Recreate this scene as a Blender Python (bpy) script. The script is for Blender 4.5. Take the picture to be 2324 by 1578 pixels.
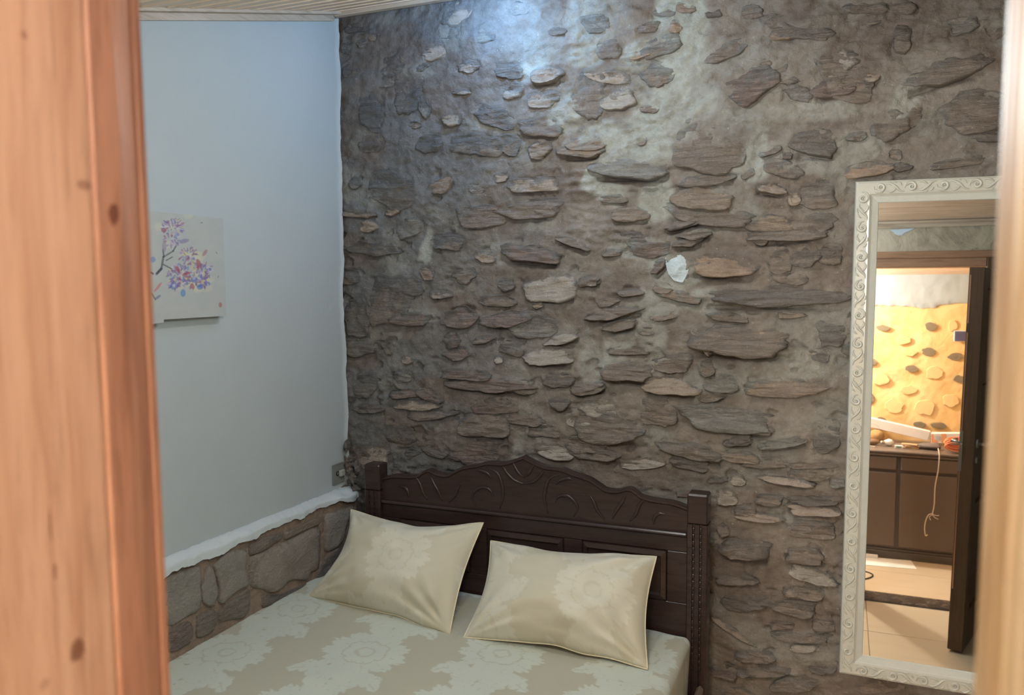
import bpy, math, random
import numpy as np
from mathutils import Vector, Matrix, noise
random.seed(7); rng = np.random.default_rng(7)
for o in list(bpy.data.objects): bpy.data.objects.remove(o)
S = bpy.context.scene; COL = S.collection
W, H, F = 2324, 1578, 1834.49
C0 = np.array([0, 0, 2.0])
M3 = np.array([[0.925, -0.378, -0.024], [0.379, 0.922, 0.081], [-0.008, -0.084, 0.996]])
M3[:, 1] /= np.linalg.norm(M3[:, 1])
M3[:, 0] -= M3[:, 1] * (M3[:, 0] @ M3[:, 1]); M3[:, 0] /= np.linalg.norm(M3[:, 0])
M3[:, 2] = np.cross(M3[:, 0], M3[:, 1])
# ---------------------------------------------------------------- camera
cd = bpy.data.cameras.new('camera'); cam = bpy.data.objects.new('camera', cd); COL.objects.link(cam)
r_, f_, u_ = M3[:, 0], M3[:, 1], M3[:, 2]
cam.matrix_world = Matrix(((r_[0], u_[0], -f_[0], 0), (r_[1], u_[1], -f_[1], 0), (r_[2], u_[2], -f_[2], 2.0), (0, 0, 0, 1)))
cd.sensor_width = 36; cd.lens = F / W * 36; cd.clip_start = 0.02
cd.dof.use_dof = True; cd.dof.focus_distance = 3.0; cd.dof.aperture_fstop = cd.lens / 1000 / 0.0048
S.camera = cam
# ---------------------------------------------------------------- world, lights, exposure
wd = bpy.data.worlds.new('world'); S.world = wd; wd.use_nodes = True
wd.node_tree.nodes['Background'].inputs[0].default_value = (0.55, 0.75, 1, 1)
wd.node_tree.nodes['Background'].inputs[1].default_value = 0.05
S.view_settings.view_transform = 'Standard'; S.view_settings.look = 'None'
S.view_settings.exposure = 0.0; S.view_settings.gamma = 1; S.view_settings.use_curve_mapping = False
def point(name, loc, power, col, rad):
    l = bpy.data.lights.new(name, 'POINT'); l.energy = power; l.color = col; l.shadow_soft_size = rad
    o = bpy.data.objects.new(name, l); COL.objects.link(o); o.location = loc; return o
LAMP_WALL = (-1.26, 2.86, 3.065)
LAMP_ROOM = (-0.80, 2.25, 2.875)
LAMP_HALL = (-0.50, -0.66, 2.05)
point('light_wall_lamp', LAMP_WALL, 9.5, (0.24, 0.52, 1.0), 0.03)
point('light_room_lamp', LAMP_ROOM, 17, (0.84, 0.95, 1.0), 0.03)
point('light_room_fill', (-0.45, 1.2, 2.3), 33, (0.85, 0.95, 1.0), 0.10)
point('light_jamb_fill', (-0.10, -0.20, 2.28), 9, (1.0, 0.98, 0.93), 0.05)  # fill added near the camera to brighten the left jamb, no fixture there
point('light_hall_lamp', LAMP_HALL, 130, (1.0, 0.96, 0.88), 0.05)

# ---------------------------------------------------------------- pixel rays of the photo -> points in the room
def rays(px, py):
    px = np.asarray(px, float); py = np.asarray(py, float)
    d = np.stack([(px - W / 2) / F, np.ones_like(px), (H / 2 - py) / F], -1)
    return d @ M3.T
def onY(px, py, Y): d = rays(px, py); return C0 + d * (Y / d[..., 1])[..., None]
def onX(px, py, X): d = rays(px, py); return C0 + d * (X / d[..., 0])[..., None]
def onZ(px, py, Z): d = rays(px, py); return C0 + d * ((Z - 2.0) / d[..., 2])[..., None]

# ---------------------------------------------------------------- noise (numpy, vectorised)
_P = rng.permutation(1024); _P = np.concatenate([_P, _P, _P])
_V = rng.random(1024)
def vnoise(x, y, z=0.0):
    x = np.asarray(x, float); y = np.asarray(y, float); z = np.zeros_like(x) + z
    xi, yi, zi = np.floor(x).astype(int), np.floor(y).astype(int), np.floor(z).astype(int)
    fx, fy, fz = x - xi, y - yi, z - zi
    fx, fy, fz = [f * f * (3 - 2 * f) for f in (fx, fy, fz)]
    def h(a, b, c): return _V[_P[_P[_P[a & 1023] + (b & 1023)] + (c & 1023)] & 1023]
    r = 0
    for dx in (0, 1):
        for dy in (0, 1):
            for dz in (0, 1):
                r = r + h(xi + dx, yi + dy, zi + dz) * (fx if dx else 1 - fx) * (fy if dy else 1 - fy) * (fz if dz else 1 - fz)
    return r * 2 - 1
def fbm(x, y, z=0.0, o=4, g=.5):
    s = 0; a = 1; k = 1
    for i in range(o):
        s = s + a * vnoise(x * k + i * 17.3, y * k + i * 9.1, z * k); a *= g; k *= 2.03
    return s
def sst(a, b, x): t = np.clip((x - a) / (b - a), 0, 1); return t * t * (3 - 2 * t)

# ---------------------------------------------------------------- materials
def mat(name): m = bpy.data.materials.new(name); m.use_nodes = True; return m
class NT:
    def __init__(s, name, rough=.6, spec=.5, metal=0):
        s.m = mat(name); s.t = s.m.node_tree; s.b = s.t.nodes['Principled BSDF']
        s.b.inputs['Roughness'].default_value = rough; s.b.inputs['Metallic'].default_value = metal
        s.b.inputs['Specular IOR Level'].default_value = spec
        s.co = s.t.nodes.new('ShaderNodeTexCoord')
    def n(s, ty, **k):
        n = s.t.nodes.new(ty)
        for a, v in k.items(): setattr(n, a, v)
        return n
    def l(s, a, b): s.t.links.new(a, b)
    def mapping(s, sc, src='Object'):
        m = s.n('ShaderNodeMapping'); m.inputs['Scale'].default_value = sc; s.l(s.co.outputs[src], m.inputs[0]); return m.outputs[0]
    def noise(s, sc, detail=5, rough=.55, dist=0, vec=(1, 1, 1)):
        n = s.n('ShaderNodeTexNoise'); n.inputs['Scale'].default_value = sc; n.inputs['Detail'].default_value = detail
        n.inputs['Roughness'].default_value = rough; n.inputs['Distortion'].default_value = dist
        s.l(s.mapping(vec), n.inputs['Vector']); return n.outputs['Fac']
    def ramp(s, f, stops):
        r = s.n('ShaderNodeValToRGB'); e = r.color_ramp.elements
        while len(e) > 1: e.remove(e[0])
        for i, (p, c) in enumerate(stops):
            q = e[0] if i == 0 else e.new(p)
            q.position = p; q.color = (*c, 1) if len(c) == 3 else c
        s.l(f, r.inputs[0]); return r.outputs[0]
    def mix(s, f, a, b, mode='MIX'):
        m = s.n('ShaderNodeMix', data_type='RGBA', blend_type=mode)
        for sock, v in ((m.inputs[0], f), (m.inputs[6], a), (m.inputs[7], b)):
            if hasattr(v, 'is_linked'): s.l(v, sock)
            elif isinstance(v, (int, float)): sock.default_value = v
            else: sock.default_value = (*v, 1)
        return m.outputs[2]
    def mth(s, op, a, b=0.0, c=0.0):
        m = s.n('ShaderNodeMath', operation=op)
        for i, v in enumerate((a, b, c)):
            if hasattr(v, 'is_linked'): s.l(v, m.inputs[i])
            else: m.inputs[i].default_value = v
        return m.outputs[0]
    def bump(s, f, dist=.002, st=1.0):
        b = s.n('ShaderNodeBump'); b.inputs['Strength'].default_value = st; b.inputs['Distance'].default_value = dist
        s.l(f, b.inputs['Height']); s.l(b.outputs[0], s.b.inputs['Normal']); return b
    def col(s, c):
        if hasattr(c, 'is_linked'): s.l(c, s.b.inputs['Base Color'])
        else: s.b.inputs['Base Color'].default_value = (*c, 1)
        return s
    def attr(s, name='tone'):
        a = s.n('ShaderNodeAttribute'); a.attribute_name = name; return a.outputs['Color']
def sc(r, g, b): # sRGB 0-255 -> linear
    return tuple(((v / 255 + .055) / 1.055) ** 2.4 if v > 10 else v / 255 / 12.92 for v in (r, g, b))
def plain(name, c, rough=.5, metal=0, nb=0, ns=60, var=.12, spec=.5):
    n = NT(name, rough, spec, metal); f = n.noise(ns * .2, 4)
    n.col(n.mix(f, tuple(v * (1 - var) for v in c), tuple(min(1, v * (1 + var)) for v in c)))
    if nb: n.bump(n.noise(ns, 4), nb)
    return n.m

def stone_mat(name, a, b, c, rough=.6, strata=1.0, speck=.35):
    g_ = sc(113, 107, 101)
    q_ = .12 if name == 'stone_white_patch' else .54
    a, b, c = [tuple((v * (1 - q_) + w * q_) * 1.75 for v, w in zip(k, g_)) for k in (a, b, c)]
    n = NT(name, rough, .45)
    big = n.noise(14, 5, .6, .6); st = n.noise(26, 5, .65, .8, (.45, 1, 2.6)); fine = n.noise(120, 6, .7)
    c1 = n.mix(n.ramp(big, [(.35, (0, 0, 0)), (.65, (1, 1, 1))]), a, b)
    c2 = n.mix(n.ramp(st, [(.5, (0, 0, 0)), (.72, (.8, .8, .8))]), c1, c)
    c3 = n.mix(n.mth('MULTIPLY', fine, .9), c2, tuple(v * .45 for v in a))
    if speck:
        v = n.noise(75, 3, .5, 0, (1, 1, 1.5)); k = n.ramp(v, [(.69, (0, 0, 0)), (.73, (speck,) * 3)])
        c3 = n.mix(k, c3, sc(200, 200, 190))
    # mortar smeared over the stone: its extent comes from the mesh, its ragged edge from noise
    at = n.n('ShaderNodeAttribute'); at.attribute_name = 'tone'
    sm = n.mth('ADD', at.outputs['Alpha'], n.mth('MULTIPLY', n.mth('SUBTRACT', n.noise(38, 6, .7, .6), .5), 1.3))
    mk_ = n.ramp(sm, [(.36, (0, 0, 0)), (.60, (.95, .95, .95))])
    mc = n.mix(n.mth('MULTIPLY', fine, .8), at.outputs['Color'], (.06, .055, .05))
    c3 = n.mix(mk_, c3, mc)
    n.col(c3)
    h = n.mth('ADD', n.mth('MULTIPLY', st, strata * 1.5), n.mth('ADD', n.mth('MULTIPLY', big, .8), n.mth('MULTIPLY', fine, .35)))
    n.bump(h, .011)
    return n.m
SM = {
 'g': stone_mat('stone_grey', sc(112, 110, 104), sc(128, 126, 118), sc(146, 143, 134), speck=.15),
 'p': stone_mat('stone_pale', sc(152, 134, 118), sc(170, 152, 134), sc(184, 168, 150), strata=.5, speck=.2),
 't': stone_mat('stone_tan', sc(122, 104, 88), sc(150, 130, 110), sc(186, 162, 138)),
 'b': stone_mat('stone_brown', sc(104, 88, 76), sc(124, 108, 94), sc(146, 130, 114)),
 'r': stone_mat('stone_reddish', sc(100, 78, 70), sc(126, 100, 90), sc(152, 128, 116), strata=1.4),
 'd': stone_mat('stone_dark', sc(72, 64, 60), sc(88, 80, 74), sc(106, 98, 92), speck=.25),
 'w': stone_mat('stone_whitish', sc(146, 138, 128), sc(178, 170, 158), sc(206, 200, 190), strata=.6, speck=.6),
 'W': stone_mat('stone_white_patch', sc(176, 190, 196), sc(196, 208, 212), sc(210, 220, 224), strata=.2, speck=0),
 'n': stone_mat('stone_warm_tan', sc(146, 118, 94), sc(176, 148, 120), sc(200, 170, 140), strata=.7, speck=.1),
}
SM['G'] = stone_mat('ledge_stone_grey', sc(128, 126, 118), sc(146, 142, 132), sc(160, 156, 146), strata=.3, speck=.1)
SM['P'] = stone_mat('ledge_stone_pale', sc(136, 124, 112), sc(160, 152, 142), sc(176, 168, 156), strata=.3, speck=.3)
def mortar_mat():
    n = NT('mortar', .78, .3)
    t = n.attr('tone'); big = n.noise(7, 5, .6, .5); fine = n.noise(90, 6, .7); med = n.noise(28, 5, .65, .4)
    c = n.mix(n.ramp(big, [(.3, (0, 0, 0)), (.7, (1, 1, 1))]), (.82, .8, .78), (1.12, 1.12, 1.1), 'MIX')
    c = n.mix(1.0, t, c, 'MULTIPLY')
    c = n.mix(n.ramp(med, [(.42, (0, 0, 0)), (.75, (.75, .75, .75))]), c, n.mix(1.0, c, (.62, .56, .52), 'MULTIPLY'))
    v = n.noise(85, 2, .5); k = n.ramp(v, [(.71, (0, 0, 0)), (.75, (.4, .4, .4))])
    c = n.mix(k, c, sc(190, 192, 186))
    n.col(c); n.bump(n.mth('ADD', n.mth('MULTIPLY', fine, .5), n.mth('ADD', med, big)), .009)
    return n.m
def plaster_mat(name, c, b=.0012):
    n = NT(name, .75, .25); f = n.noise(3, 4); g = n.noise(45, 5)
    n.col(n.mix(f, tuple(v * .93 for v in c), tuple(min(1, v * 1.04) for v in c))); n.bump(g, b); return n.m
def wood_mat(name, a, b, c, rough=.5, vec=(1, 1, .06), s=60, knots=(), bmp=.0006, big=9):
    n = NT(name, rough, .4)
    g = n.noise(s, 5, .6, .8, vec); w = n.noise(big, 4, .55, .5, tuple(v if v == 1 else v * 2 for v in vec)); f = n.noise(s * 3, 4, .7, 0, vec)
    col = n.mix(n.ramp(w, [(.3, (0, 0, 0)), (.7, (1, 1, 1))]), a, b)
    col = n.mix(n.ramp(g, [(.45, (0, 0, 0)), (.75, (.85, .85, .85))]), col, c)
    col = n.mix(n.ramp(f, [(.5, (0, 0, 0)), (.8, (.5, .5, .5))]), col, tuple(v * .55 for v in c))
    for (p, r, sz) in knots:
        d = n.n('ShaderNodeVectorMath', operation='SUBTRACT'); n.l(n.co.outputs['Object'], d.inputs[0]); d.inputs[1].default_value = p
        m = n.n('ShaderNodeVectorMath', operation='MULTIPLY'); n.l(d.outputs[0], m.inputs[0]); m.inputs[1].default_value = tuple(1 / v for v in sz)
        ln = n.n('ShaderNodeVectorMath', operation='LENGTH'); n.l(m.outputs[0], ln.inputs[0])
        wob = n.mth('ADD', ln.outputs['Value'], n.mth('MULTIPLY', n.mth('SUBTRACT', n.noise(180, 4), .5), 1.2))
        k = n.ramp(wob, [(.75, (r, r, r)), (1.25, (0, 0, 0))])
        col = n.mix(k, col, sc(95, 48, 32))
    n.col(col); n.bump(g, bmp); return n.m

M = {}
M['mortar'] = mortar_mat()
M['white_wall'] = plaster_mat('white_wall', sc(180, 188, 190))
M['white_daub'] = plaster_mat('white_daub', sc(204, 212, 215), .003)
M['front_plaster'] = None
M['left_wood'] = wood_mat('left_jamb_wood', sc(206, 150, 118), sc(222, 168, 136), sc(190, 128, 96), .5, knots=[], s=70)
M['dark_wood'] = wood_mat('headboard_wood', sc(56, 43, 40), sc(64, 49, 45), sc(47, 35, 33), .27, vec=(.1, 1, 1), bmp=.0002)
M['door_wood'] = wood_mat('door_leaf_wood', sc(86, 66, 50), sc(102, 78, 56), sc(72, 54, 40), .4)
M['lintel_wood'] = wood_mat('lintel_wood', sc(152, 118, 92), sc(168, 134, 108), sc(130, 98, 74), .5, vec=(.06, 1, 1))
M['gold_wood'] = wood_mat('right_jamb_wood', sc(86, 72, 52), sc(120, 108, 88), sc(90, 64, 32), .45, s=70, bmp=.0004, big=40)
M['ceiling_wood'] = wood_mat('ceiling_wood', sc(238, 214, 188), sc(244, 224, 202), sc(206, 176, 146), .55, vec=(.06, 1, 1), s=40)
M['cornice'] = wood_mat('cornice_wood', sc(186, 170, 150), sc(204, 188, 168), sc(160, 142, 122), .5, vec=(.06, .06, 1), s=40)

# ---------------------------------------------------------------- mesh helpers
def tag(o, label=None, cat=None, group=None, kind=None):
    for k, v in (('label', label), ('category', cat), ('group', group), ('kind', kind)):
        if v: o[k] = v
    return o
def empty(name, loc=(0, 0, 0), rot=(0, 0, 0), **k):
    o = bpy.data.objects.new(name, None); COL.objects.link(o); o.location = loc; o.rotation_euler = rot; o.empty_display_size = .05
    return tag(o, **k)
def mk(name, V, Fc, m, parent=None, smooth=False, col=None):
    me = bpy.data.meshes.new(name); me.from_pydata([tuple(map(float, v)) for v in V], [], Fc); me.update()
    if m: me.materials.append(m)
    if smooth: me.polygons.foreach_set('use_smooth', [True] * len(me.polygons))
    if col is not None:
        a = me.color_attributes.new('tone', 'FLOAT_COLOR', 'POINT')
        c = np.ones((len(V), 4)); c[:, :np.shape(col)[-1]] = col; a.data.foreach_set('color', c.ravel())
    o = bpy.data.objects.new(name, me); COL.objects.link(o)
    if parent: o.parent = parent
    return o
def gridmesh(name, P, m, parent=None, col=None, smooth=True, flip=False):
    """P: (ny, nx, 3)"""
    ny, nx = P.shape[:2]
    me = bpy.data.meshes.new(name)
    i = np.arange(ny * nx).reshape(ny, nx)
    q = np.stack([i[:-1, :-1], i[:-1, 1:], i[1:, 1:], i[1:, :-1]], -1).reshape(-1, 4)
    if flip: q = q[:, ::-1]
    me.vertices.add(ny * nx); me.vertices.foreach_set('co', P.reshape(-1).astype(np.float32))
    me.loops.add(q.size); me.loops.foreach_set('vertex_index', np.ascontiguousarray(q).ravel())
    me.polygons.add(len(q)); me.polygons.foreach_set('loop_start', np.arange(0, q.size, 4)); me.polygons.foreach_set('loop_total', np.full(len(q), 4))
    me.update(calc_edges=True); me.validate()
    me.polygons.foreach_set('use_smooth', [smooth] * len(q))
    if col is not None:
        a = me.color_attributes.new('tone', 'FLOAT_COLOR', 'POINT')
        c = np.ones((ny * nx, 4)); c[:, :3] = col.reshape(-1, 3); a.data.foreach_set('color', c.ravel())
    me.materials.append(m)
    o = bpy.data.objects.new(name, me); COL.objects.link(o)
    if parent: o.parent = parent
    return o
class MB:
    def __init__(s): s.V = []; s.F = []
    def add(s, V, Fc):
        k = len(s.V); s.V += [tuple(v) for v in V]; s.F += [tuple(i + k for i in f) for f in Fc]; return s
    def box(s, a, b, bev=0.0, T=None):
        """bevelled box (edges chamfered)"""
        a = np.array(a, float); b = np.array(b, float); lo, hi = np.minimum(a, b), np.maximum(a, b)
        e = min(bev, *( (hi - lo) * .45))
        if e <= 0:
            V = [(x, y, z) for x in (lo[0], hi[0]) for y in (lo[1], hi[1]) for z in (lo[2], hi[2])]
            Fc = [(0, 1, 3, 2), (4, 6, 7, 5), (0, 4, 5, 1), (2, 3, 7, 6), (0, 2, 6, 4), (1, 5, 7, 3)]
        else:
            V = []; idx = {}
            for ix in (0, 1):
                for iy in (0, 1):
                    for iz in (0, 1):
                        for ax in range(3):
                            p = [hi[0] if ix else lo[0], hi[1] if iy else lo[1], hi[2] if iz else lo[2]]
                            for k, s_ in enumerate((ix, iy, iz)):
                                if k != ax: p[k] += -e if s_ else e
                            idx[ix, iy, iz, ax] = len(V); V.append(p)
            Fc = []
            for ax in range(3):
                o1, o2 = [k for k in range(3) if k != ax]
                for s_ in (0, 1):
                    f = []
                    for (p, q) in ((0, 0), (1, 0), (1, 1), (0, 1)):
                        t = [0, 0, 0]; t[ax] = s_; t[o1] = p; t[o2] = q; f.append(idx[(*t, ax)])
                    Fc.append(f)
                for (p, q) in ((0, 0), (1, 0), (1, 1), (0, 1)):   # edges along ax
                    t0 = [0, 0, 0]; t0[o1] = p; t0[o2] = q; t1 = list(t0); t1[ax] = 1
                    Fc.append([idx[(*t0, o1)], idx[(*t1, o1)], idx[(*t1, o2)], idx[(*t0, o2)]])
            for ix in (0, 1):
                for iy in (0, 1):
                    for iz in (0, 1): Fc.append([idx[ix, iy, iz, 0], idx[ix, iy, iz, 1], idx[ix, iy, iz, 2]])
        if T is not None: V = [tuple(T @ Vector(v)) for v in V]
        return s.add(V, Fc)
    def tube(s, pts, r, n=8, cap=True, flat=None):
        pts = [Vector(p) for p in pts]; N = len(pts); R = [r] * N if np.isscalar(r) else list(r)
        V = []; up = None
        for i, p in enumerate(pts):
            t = (pts[min(i + 1, N - 1)] - pts[max(i - 1, 0)]).normalized()
            if up is None: up = Vector((0, 0, 1)) if abs(t.z) < .9 else Vector((1, 0, 0))
            a = (up - t * up.dot(t)).normalized(); b = t.cross(a); up = a
            for k in range(n):
                an = 2 * math.pi * k / n; V.append(p + (a * math.cos(an) + b * math.sin(an)) * R[i])
        Fc = [(i * n + k, i * n + (k + 1) % n, (i + 1) * n + (k + 1) % n, (i + 1) * n + k) for i in range(N - 1) for k in range(n)]
        if cap: Fc += [tuple(range(n))[::-1], tuple((N - 1) * n + k for k in range(n))]
        return s.add(V, Fc)
    def lathe(s, prof, n=20, T=None):
        V = []
        for (r, z) in prof:
            for k in range(n):
                a = 2 * math.pi * k / n; V.append(Vector((r * math.cos(a), r * math.sin(a), z)))
        if T is not None: V = [T @ v for v in V]
        m = len(prof)
        Fc = [(i * n + k, i * n + (k + 1) % n, (i + 1) * n + (k + 1) % n, (i + 1) * n + k) for i in range(m - 1) for k in range(n)]
        return s.add(V, Fc)
    def prism(s, poly, y0, y1, order='xz'):
        """poly in (x,z) extruded along y"""
        n = len(poly); V = [(x, y0, z) for x, z in poly] + [(x, y1, z) for x, z in poly]
        if order == 'xy': V = [(x, y, y0) for x, y in poly] + [(x, y, y1) for x, y in poly]
        if order == 'yz': V = [(y0, x, z) for x, z in poly] + [(y1, x, z) for x, z in poly]
        Fc = [tuple(range(n)), tuple(range(2 * n - 1, n - 1, -1))] + [(i, i + n, (i + 1) % n + n, (i + 1) % n) for i in range(n)]
        return s.add(V, Fc)
    def build(s, name, m, parent=None, smooth=False):
        o = mk(name, s.V, s.F, m, parent)
        import bmesh
        bm = bmesh.new(); bm.from_mesh(o.data); bmesh.ops.recalc_face_normals(bm, faces=bm.faces); bm.to_mesh(o.data); bm.free()
        if smooth:
            me = o.data; me.polygons.foreach_set('use_smooth', [True] * len(me.polygons))
        return o
def spline(pts, n=6):
    P = [np.array(p, float) for p in pts]; P = [2 * P[0] - P[1]] + P + [2 * P[-1] - P[-2]]; out = []
    for i in range(1, len(P) - 2):
        for k in range(n):
            t = k / n; a, b, c, d = P[i - 1:i + 3]
            out.append(.5 * (2 * b + (c - a) * t + (2 * a - 5 * b + 4 * c - d) * t * t + (3 * b - a - 3 * c + d) * t ** 3))
    out.append(P[-2]); return out

# ================================================================ STONE WALL
YW = 3.1
exec_stones = []
def crop(x0, y0, s, rows):
    for r in rows:
        cx, cy, w, h, a, t = r[:6]; rel = r[6] if len(r) > 6 else .6
        exec_stones.append((x0 + cx * s, y0 + cy * s, w * s * 1.1, h * s * 1.12, a, t, rel))
crop(760, 0, .3423, [
 (150,190,150,54,5,'g'),(85,300,60,110,-10,'g'),(175,270,64,84,0,'g'),(245,240,60,50,0,'p'),(800,85,230,120,38,'p',.5),(780,215,130,50,20,'g',.4),
 (1000,230,110,110,0,'g',.4),(660,345,140,78,25,'p',.7),(580,445,90,40,20,'g',.4),(890,440,140,70,5,'p',.5),(835,610,120,34,5,'p'),(350,540,110,70,20,'g',.4),
 (590,715,62,112,0,'g',.5),(490,620,180,230,0,'d',.5),(250,740,150,230,0,'d',.5),(770,795,130,70,5,'p',.8),(1340,840,280,110,-5,'b',1.1),
 (1360,990,130,100,5,'t',1),(1620,1000,260,80,0,'t',1.5),(1410,490,210,104,5,'p',1.4),(1160,460,160,100,-10,'d',.9),(1180,600,90,120,-35,'w',.4),
 (1380,650,200,110,0,'p',.7),(700,1230,160,84,38,'t',1.3),(1100,1175,80,60,20,'p',.8),(160,1415,212,48,-5,'t',1.0),(230,1495,100,74,0,'p',.7),(500,1500,180,110,35,'g',.7),
 (380,1400,90,50,10,'n',.8),(130,1215,80,70,0,'g',.6),(380,1250,260,220,0,'d',.8),(1330,1220,320,110,0,'p',.8),(1300,1390,400,130,0,'b',1),(950,1420,280,150,0,'b',.8),
 (940,960,280,150,0,'b',.5),(1150,960,160,120,0,'b',.5),(620,960,160,110,10,'d',.4),(250,960,150,110,0,'d',.4)])
crop(1300, 0, .3423, [
 (140,150,170,120,0,'g',.6),(600,75,130,56,0,'g',.6),(930,80,90,60,0,'d',.9),(680,175,76,76,0,'n',.7),(240,310,160,130,0,'b',.8),(560,300,280,120,15,'b',.9),
 (450,362,130,60,20,'n',1.2),(560,490,180,150,0,'b',.9),(100,640,190,300,0,'b',.8),(310,640,220,140,10,'w',1.0),(230,500,250,90,-10,'p',.8),(100,960,230,80,0,'t',1.4),
 (400,1110,470,130,-3,'g',1.7),(900,980,430,290,-10,'b',1.0),(1170,560,320,210,25,'r',1.1),(990,350,300,110,20,'b',.8),(1500,170,420,150,-8,'b',.8),(1395,235,150,56,0,'n',1.0),
 (1600,940,280,170,-8,'d',1.3),(1310,1000,140,50,28,'b',1),(1160,1150,80,60,10,'b',.7),(860,1300,350,150,-3,'t',1.4),(870,1195,360,80,3,'b',1.0),(930,1420,520,130,-8,'b',1.2),
 (740,1490,220,40,14,'d',1.3),(1310,1250,180,60,-8,'p',1.4),(1460,1310,74,100,20,'p',.9),(270,1320,150,60,0,'b',1),(380,1420,220,90,0,'t',1),(810,1560,170,40,8,'b',1.2),
 (500,180,150,60,10,'b',.6),(1380,1120,240,110,-10,'b',.6),(1600,1300,260,140,0,'b',.6),(1300,1480,260,110,0,'t',.7),(1580,1480,280,120,0,'b',.7)])
crop(1780, 0, .3421, [
 (560,45,280,80,0,'b',.9),(790,40,200,90,0,'b',.9),(780,250,110,170,-8,'b',1.1),(560,140,150,50,5,'b',.6),(430,480,380,310,-20,'b',1.1),(320,485,90,80,0,'w',.6),(420,390,140,150,0,'w',1.0),
 (590,515,100,60,0,'p',1.0),(330,580,240,110,5,'r',1.2),(1060,470,510,130,16,'b',1.3),(1190,165,200,90,5,'g',.7),(1230,740,430,230,8,'b',1.0),(690,820,230,220,25,'b',1.2),(870,770,80,170,-25,'b',.9),
 (590,1120,340,80,8,'n',1.4),(780,1110,120,60,8,'d',1.0),(1390,170,140,140,0,'b',.6),(480,900,120,60,0,'b',.6),(1350,900,260,70,0,'d',.7),(1150,1080,300,60,10,'b',.8),(60,1310,80,90,20,'p',.8)])
crop(760, 500, .3676, [
 (240,165,270,110,-3,'d',1),(930,215,120,74,-5,'p',.9),(1190,205,330,100,-5,'r',1.5),(1470,140,200,44,-20,'b',1.3),(570,330,80,70,-40,'t',.7),(800,340,130,90,0,'b',.8),(1320,400,280,160,0,'w',1.4),
 (1060,400,90,80,0,'d',.8),(1570,370,120,64,5,'b',1.2),(350,500,260,300,0,'b',.9),(130,580,150,230,0,'d',1.0),(440,400,170,120,0,'d',.9),(650,460,130,56,0,'p',.8),(480,610,230,80,-4,'r',1.2),
 (770,600,190,110,8,'r',1.2),(1060,610,260,84,6,'r',1.4),(1255,522,60,40,0,'p',1.0),(1220,640,240,140,0,'g',.6),(1390,735,190,56,14,'w',1.3),(1310,835,285,100,-2,'w',1.6),(720,740,90,80,0,'r',1),
 (920,735,120,44,5,'b',1.2),(740,815,150,90,0,'r',1),(1010,860,50,44,0,'w',.8),(450,860,56,44,0,'p',.8),(310,790,26,100,32,'t',.5),(150,775,190,110,0,'d',.9),(820,950,250,76,0,'r',1.3),
 (950,1010,470,76,-3,'r',1.4),(1380,975,170,90,4,'d',1.2),(1390,1110,130,110,4,'d',1.3),(1560,1025,170,56,8,'b',1.5),(430,960,110,70,0,'g',.7),(450,1070,180,50,0,'r',1.1),(600,1080,160,64,-22,'r',1.2),
 (520,1140,250,56,0,'p',.9),(200,1010,130,160,0,'d',.8),(220,1160,170,56,0,'d',1.0),(620,1195,280,56,4,'b',1.1),(930,1250,270,150,-4,'b',1.4),(1000,1140,250,90,0,'r',1),(1180,1220,190,84,-4,'b',1.2),
 (870,1420,250,150,0,'r',1.2),(1370,1430,270,84,-4,'w',1.1),(230,1450,230,130,15,'p',.8),(400,1540,90,60,0,'r',.8),(1520,1210,150,110,0,'w',.7),(1560,1380,220,110,0,'b',.9),(640,1410,160,90,-10,'d',1),
 (1180,1030,120,80,0,'b',.8),(1110,790,160,90,0,'b',.7),(1000,500,190,70,0,'b',.7),(700,130,200,90,0,'b',.5),(1290,1290,180,100,0,'b',.6)])
crop(1300, 500, .3676, [
 (660,25,180,46,12,'b',1.4),(745,85,190,64,6,'b',1.4),(710,140,150,46,6,'b',1.3),(520,285,110,60,48,'r',1.3),(642,292,110,150,0,'W',.6),(940,280,350,130,-6,'n',1.5),(240,200,110,46,0,'b',1.0),
 (110,370,110,56,0,'b',1),(340,450,170,40,0,'b',1.2),(250,575,310,60,10,'b',1.6),(290,650,200,56,12,'b',1.6),(560,420,110,56,-5,'t',.9),(680,470,240,60,-8,'t',1.2),(550,590,160,64,5,'t',1.1),
 (1240,470,820,120,-1,'d',1.6),(1350,585,170,38,0,'t',.9),(1060,745,600,170,-2,'b',1.9),(1160,720,250,90,0,'n',1.2),(790,750,170,50,-55,'p',.9),(1590,700,170,140,0,'d',1.1),(1520,830,110,80,0,'d',1.1),
 (620,880,220,100,0,'b',.8),(830,910,90,84,0,'b',1.2),(340,925,260,130,-2,'b',1.7),(110,1040,190,56,10,'b',1.5),(610,1025,290,90,-6,'p',1.5),(910,1010,190,100,0,'g',.7),(1330,1030,460,100,2,'t',1.2),
 (900,1210,560,140,-8,'g',1.5),(540,1170,180,190,0,'b',1.1),(240,1280,430,170,-4,'b',1.4),(1030,1350,110,60,0,'d',1.4),(1290,1375,250,64,12,'g',1.1),(1560,1330,150,170,0,'d',1.0),(730,1420,370,84,-14,'b',1.3),
 (1330,90,390,70,4,'b',1.5),(1440,230,180,110,10,'b',1.0),(1290,250,130,130,0,'b',.7),(1140,1290,180,50,-5,'b',1),(1010,1460,260,60,-5,'t',1),(160,1440,260,70,-6,'b',1.1),(440,1500,260,60,4,'w',.8),
 (720,1500,200,70,-10,'d',1.1),(1150,100,130,90,0,'b',.6),(1330,360,200,60,-8,'b',.8),(950,600,240,50,-4,'b',1),(340,805,200,50,0,'b',.9),(860,1090,150,60,0,'b',.8),(1590,220,120,120,0,'b',.7),(150,1150,220,120,-4,'w',.7),
 (1200,1500,280,60,-3,'b',1),(1480,1500,260,60,0,'b',1.0)])
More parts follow.
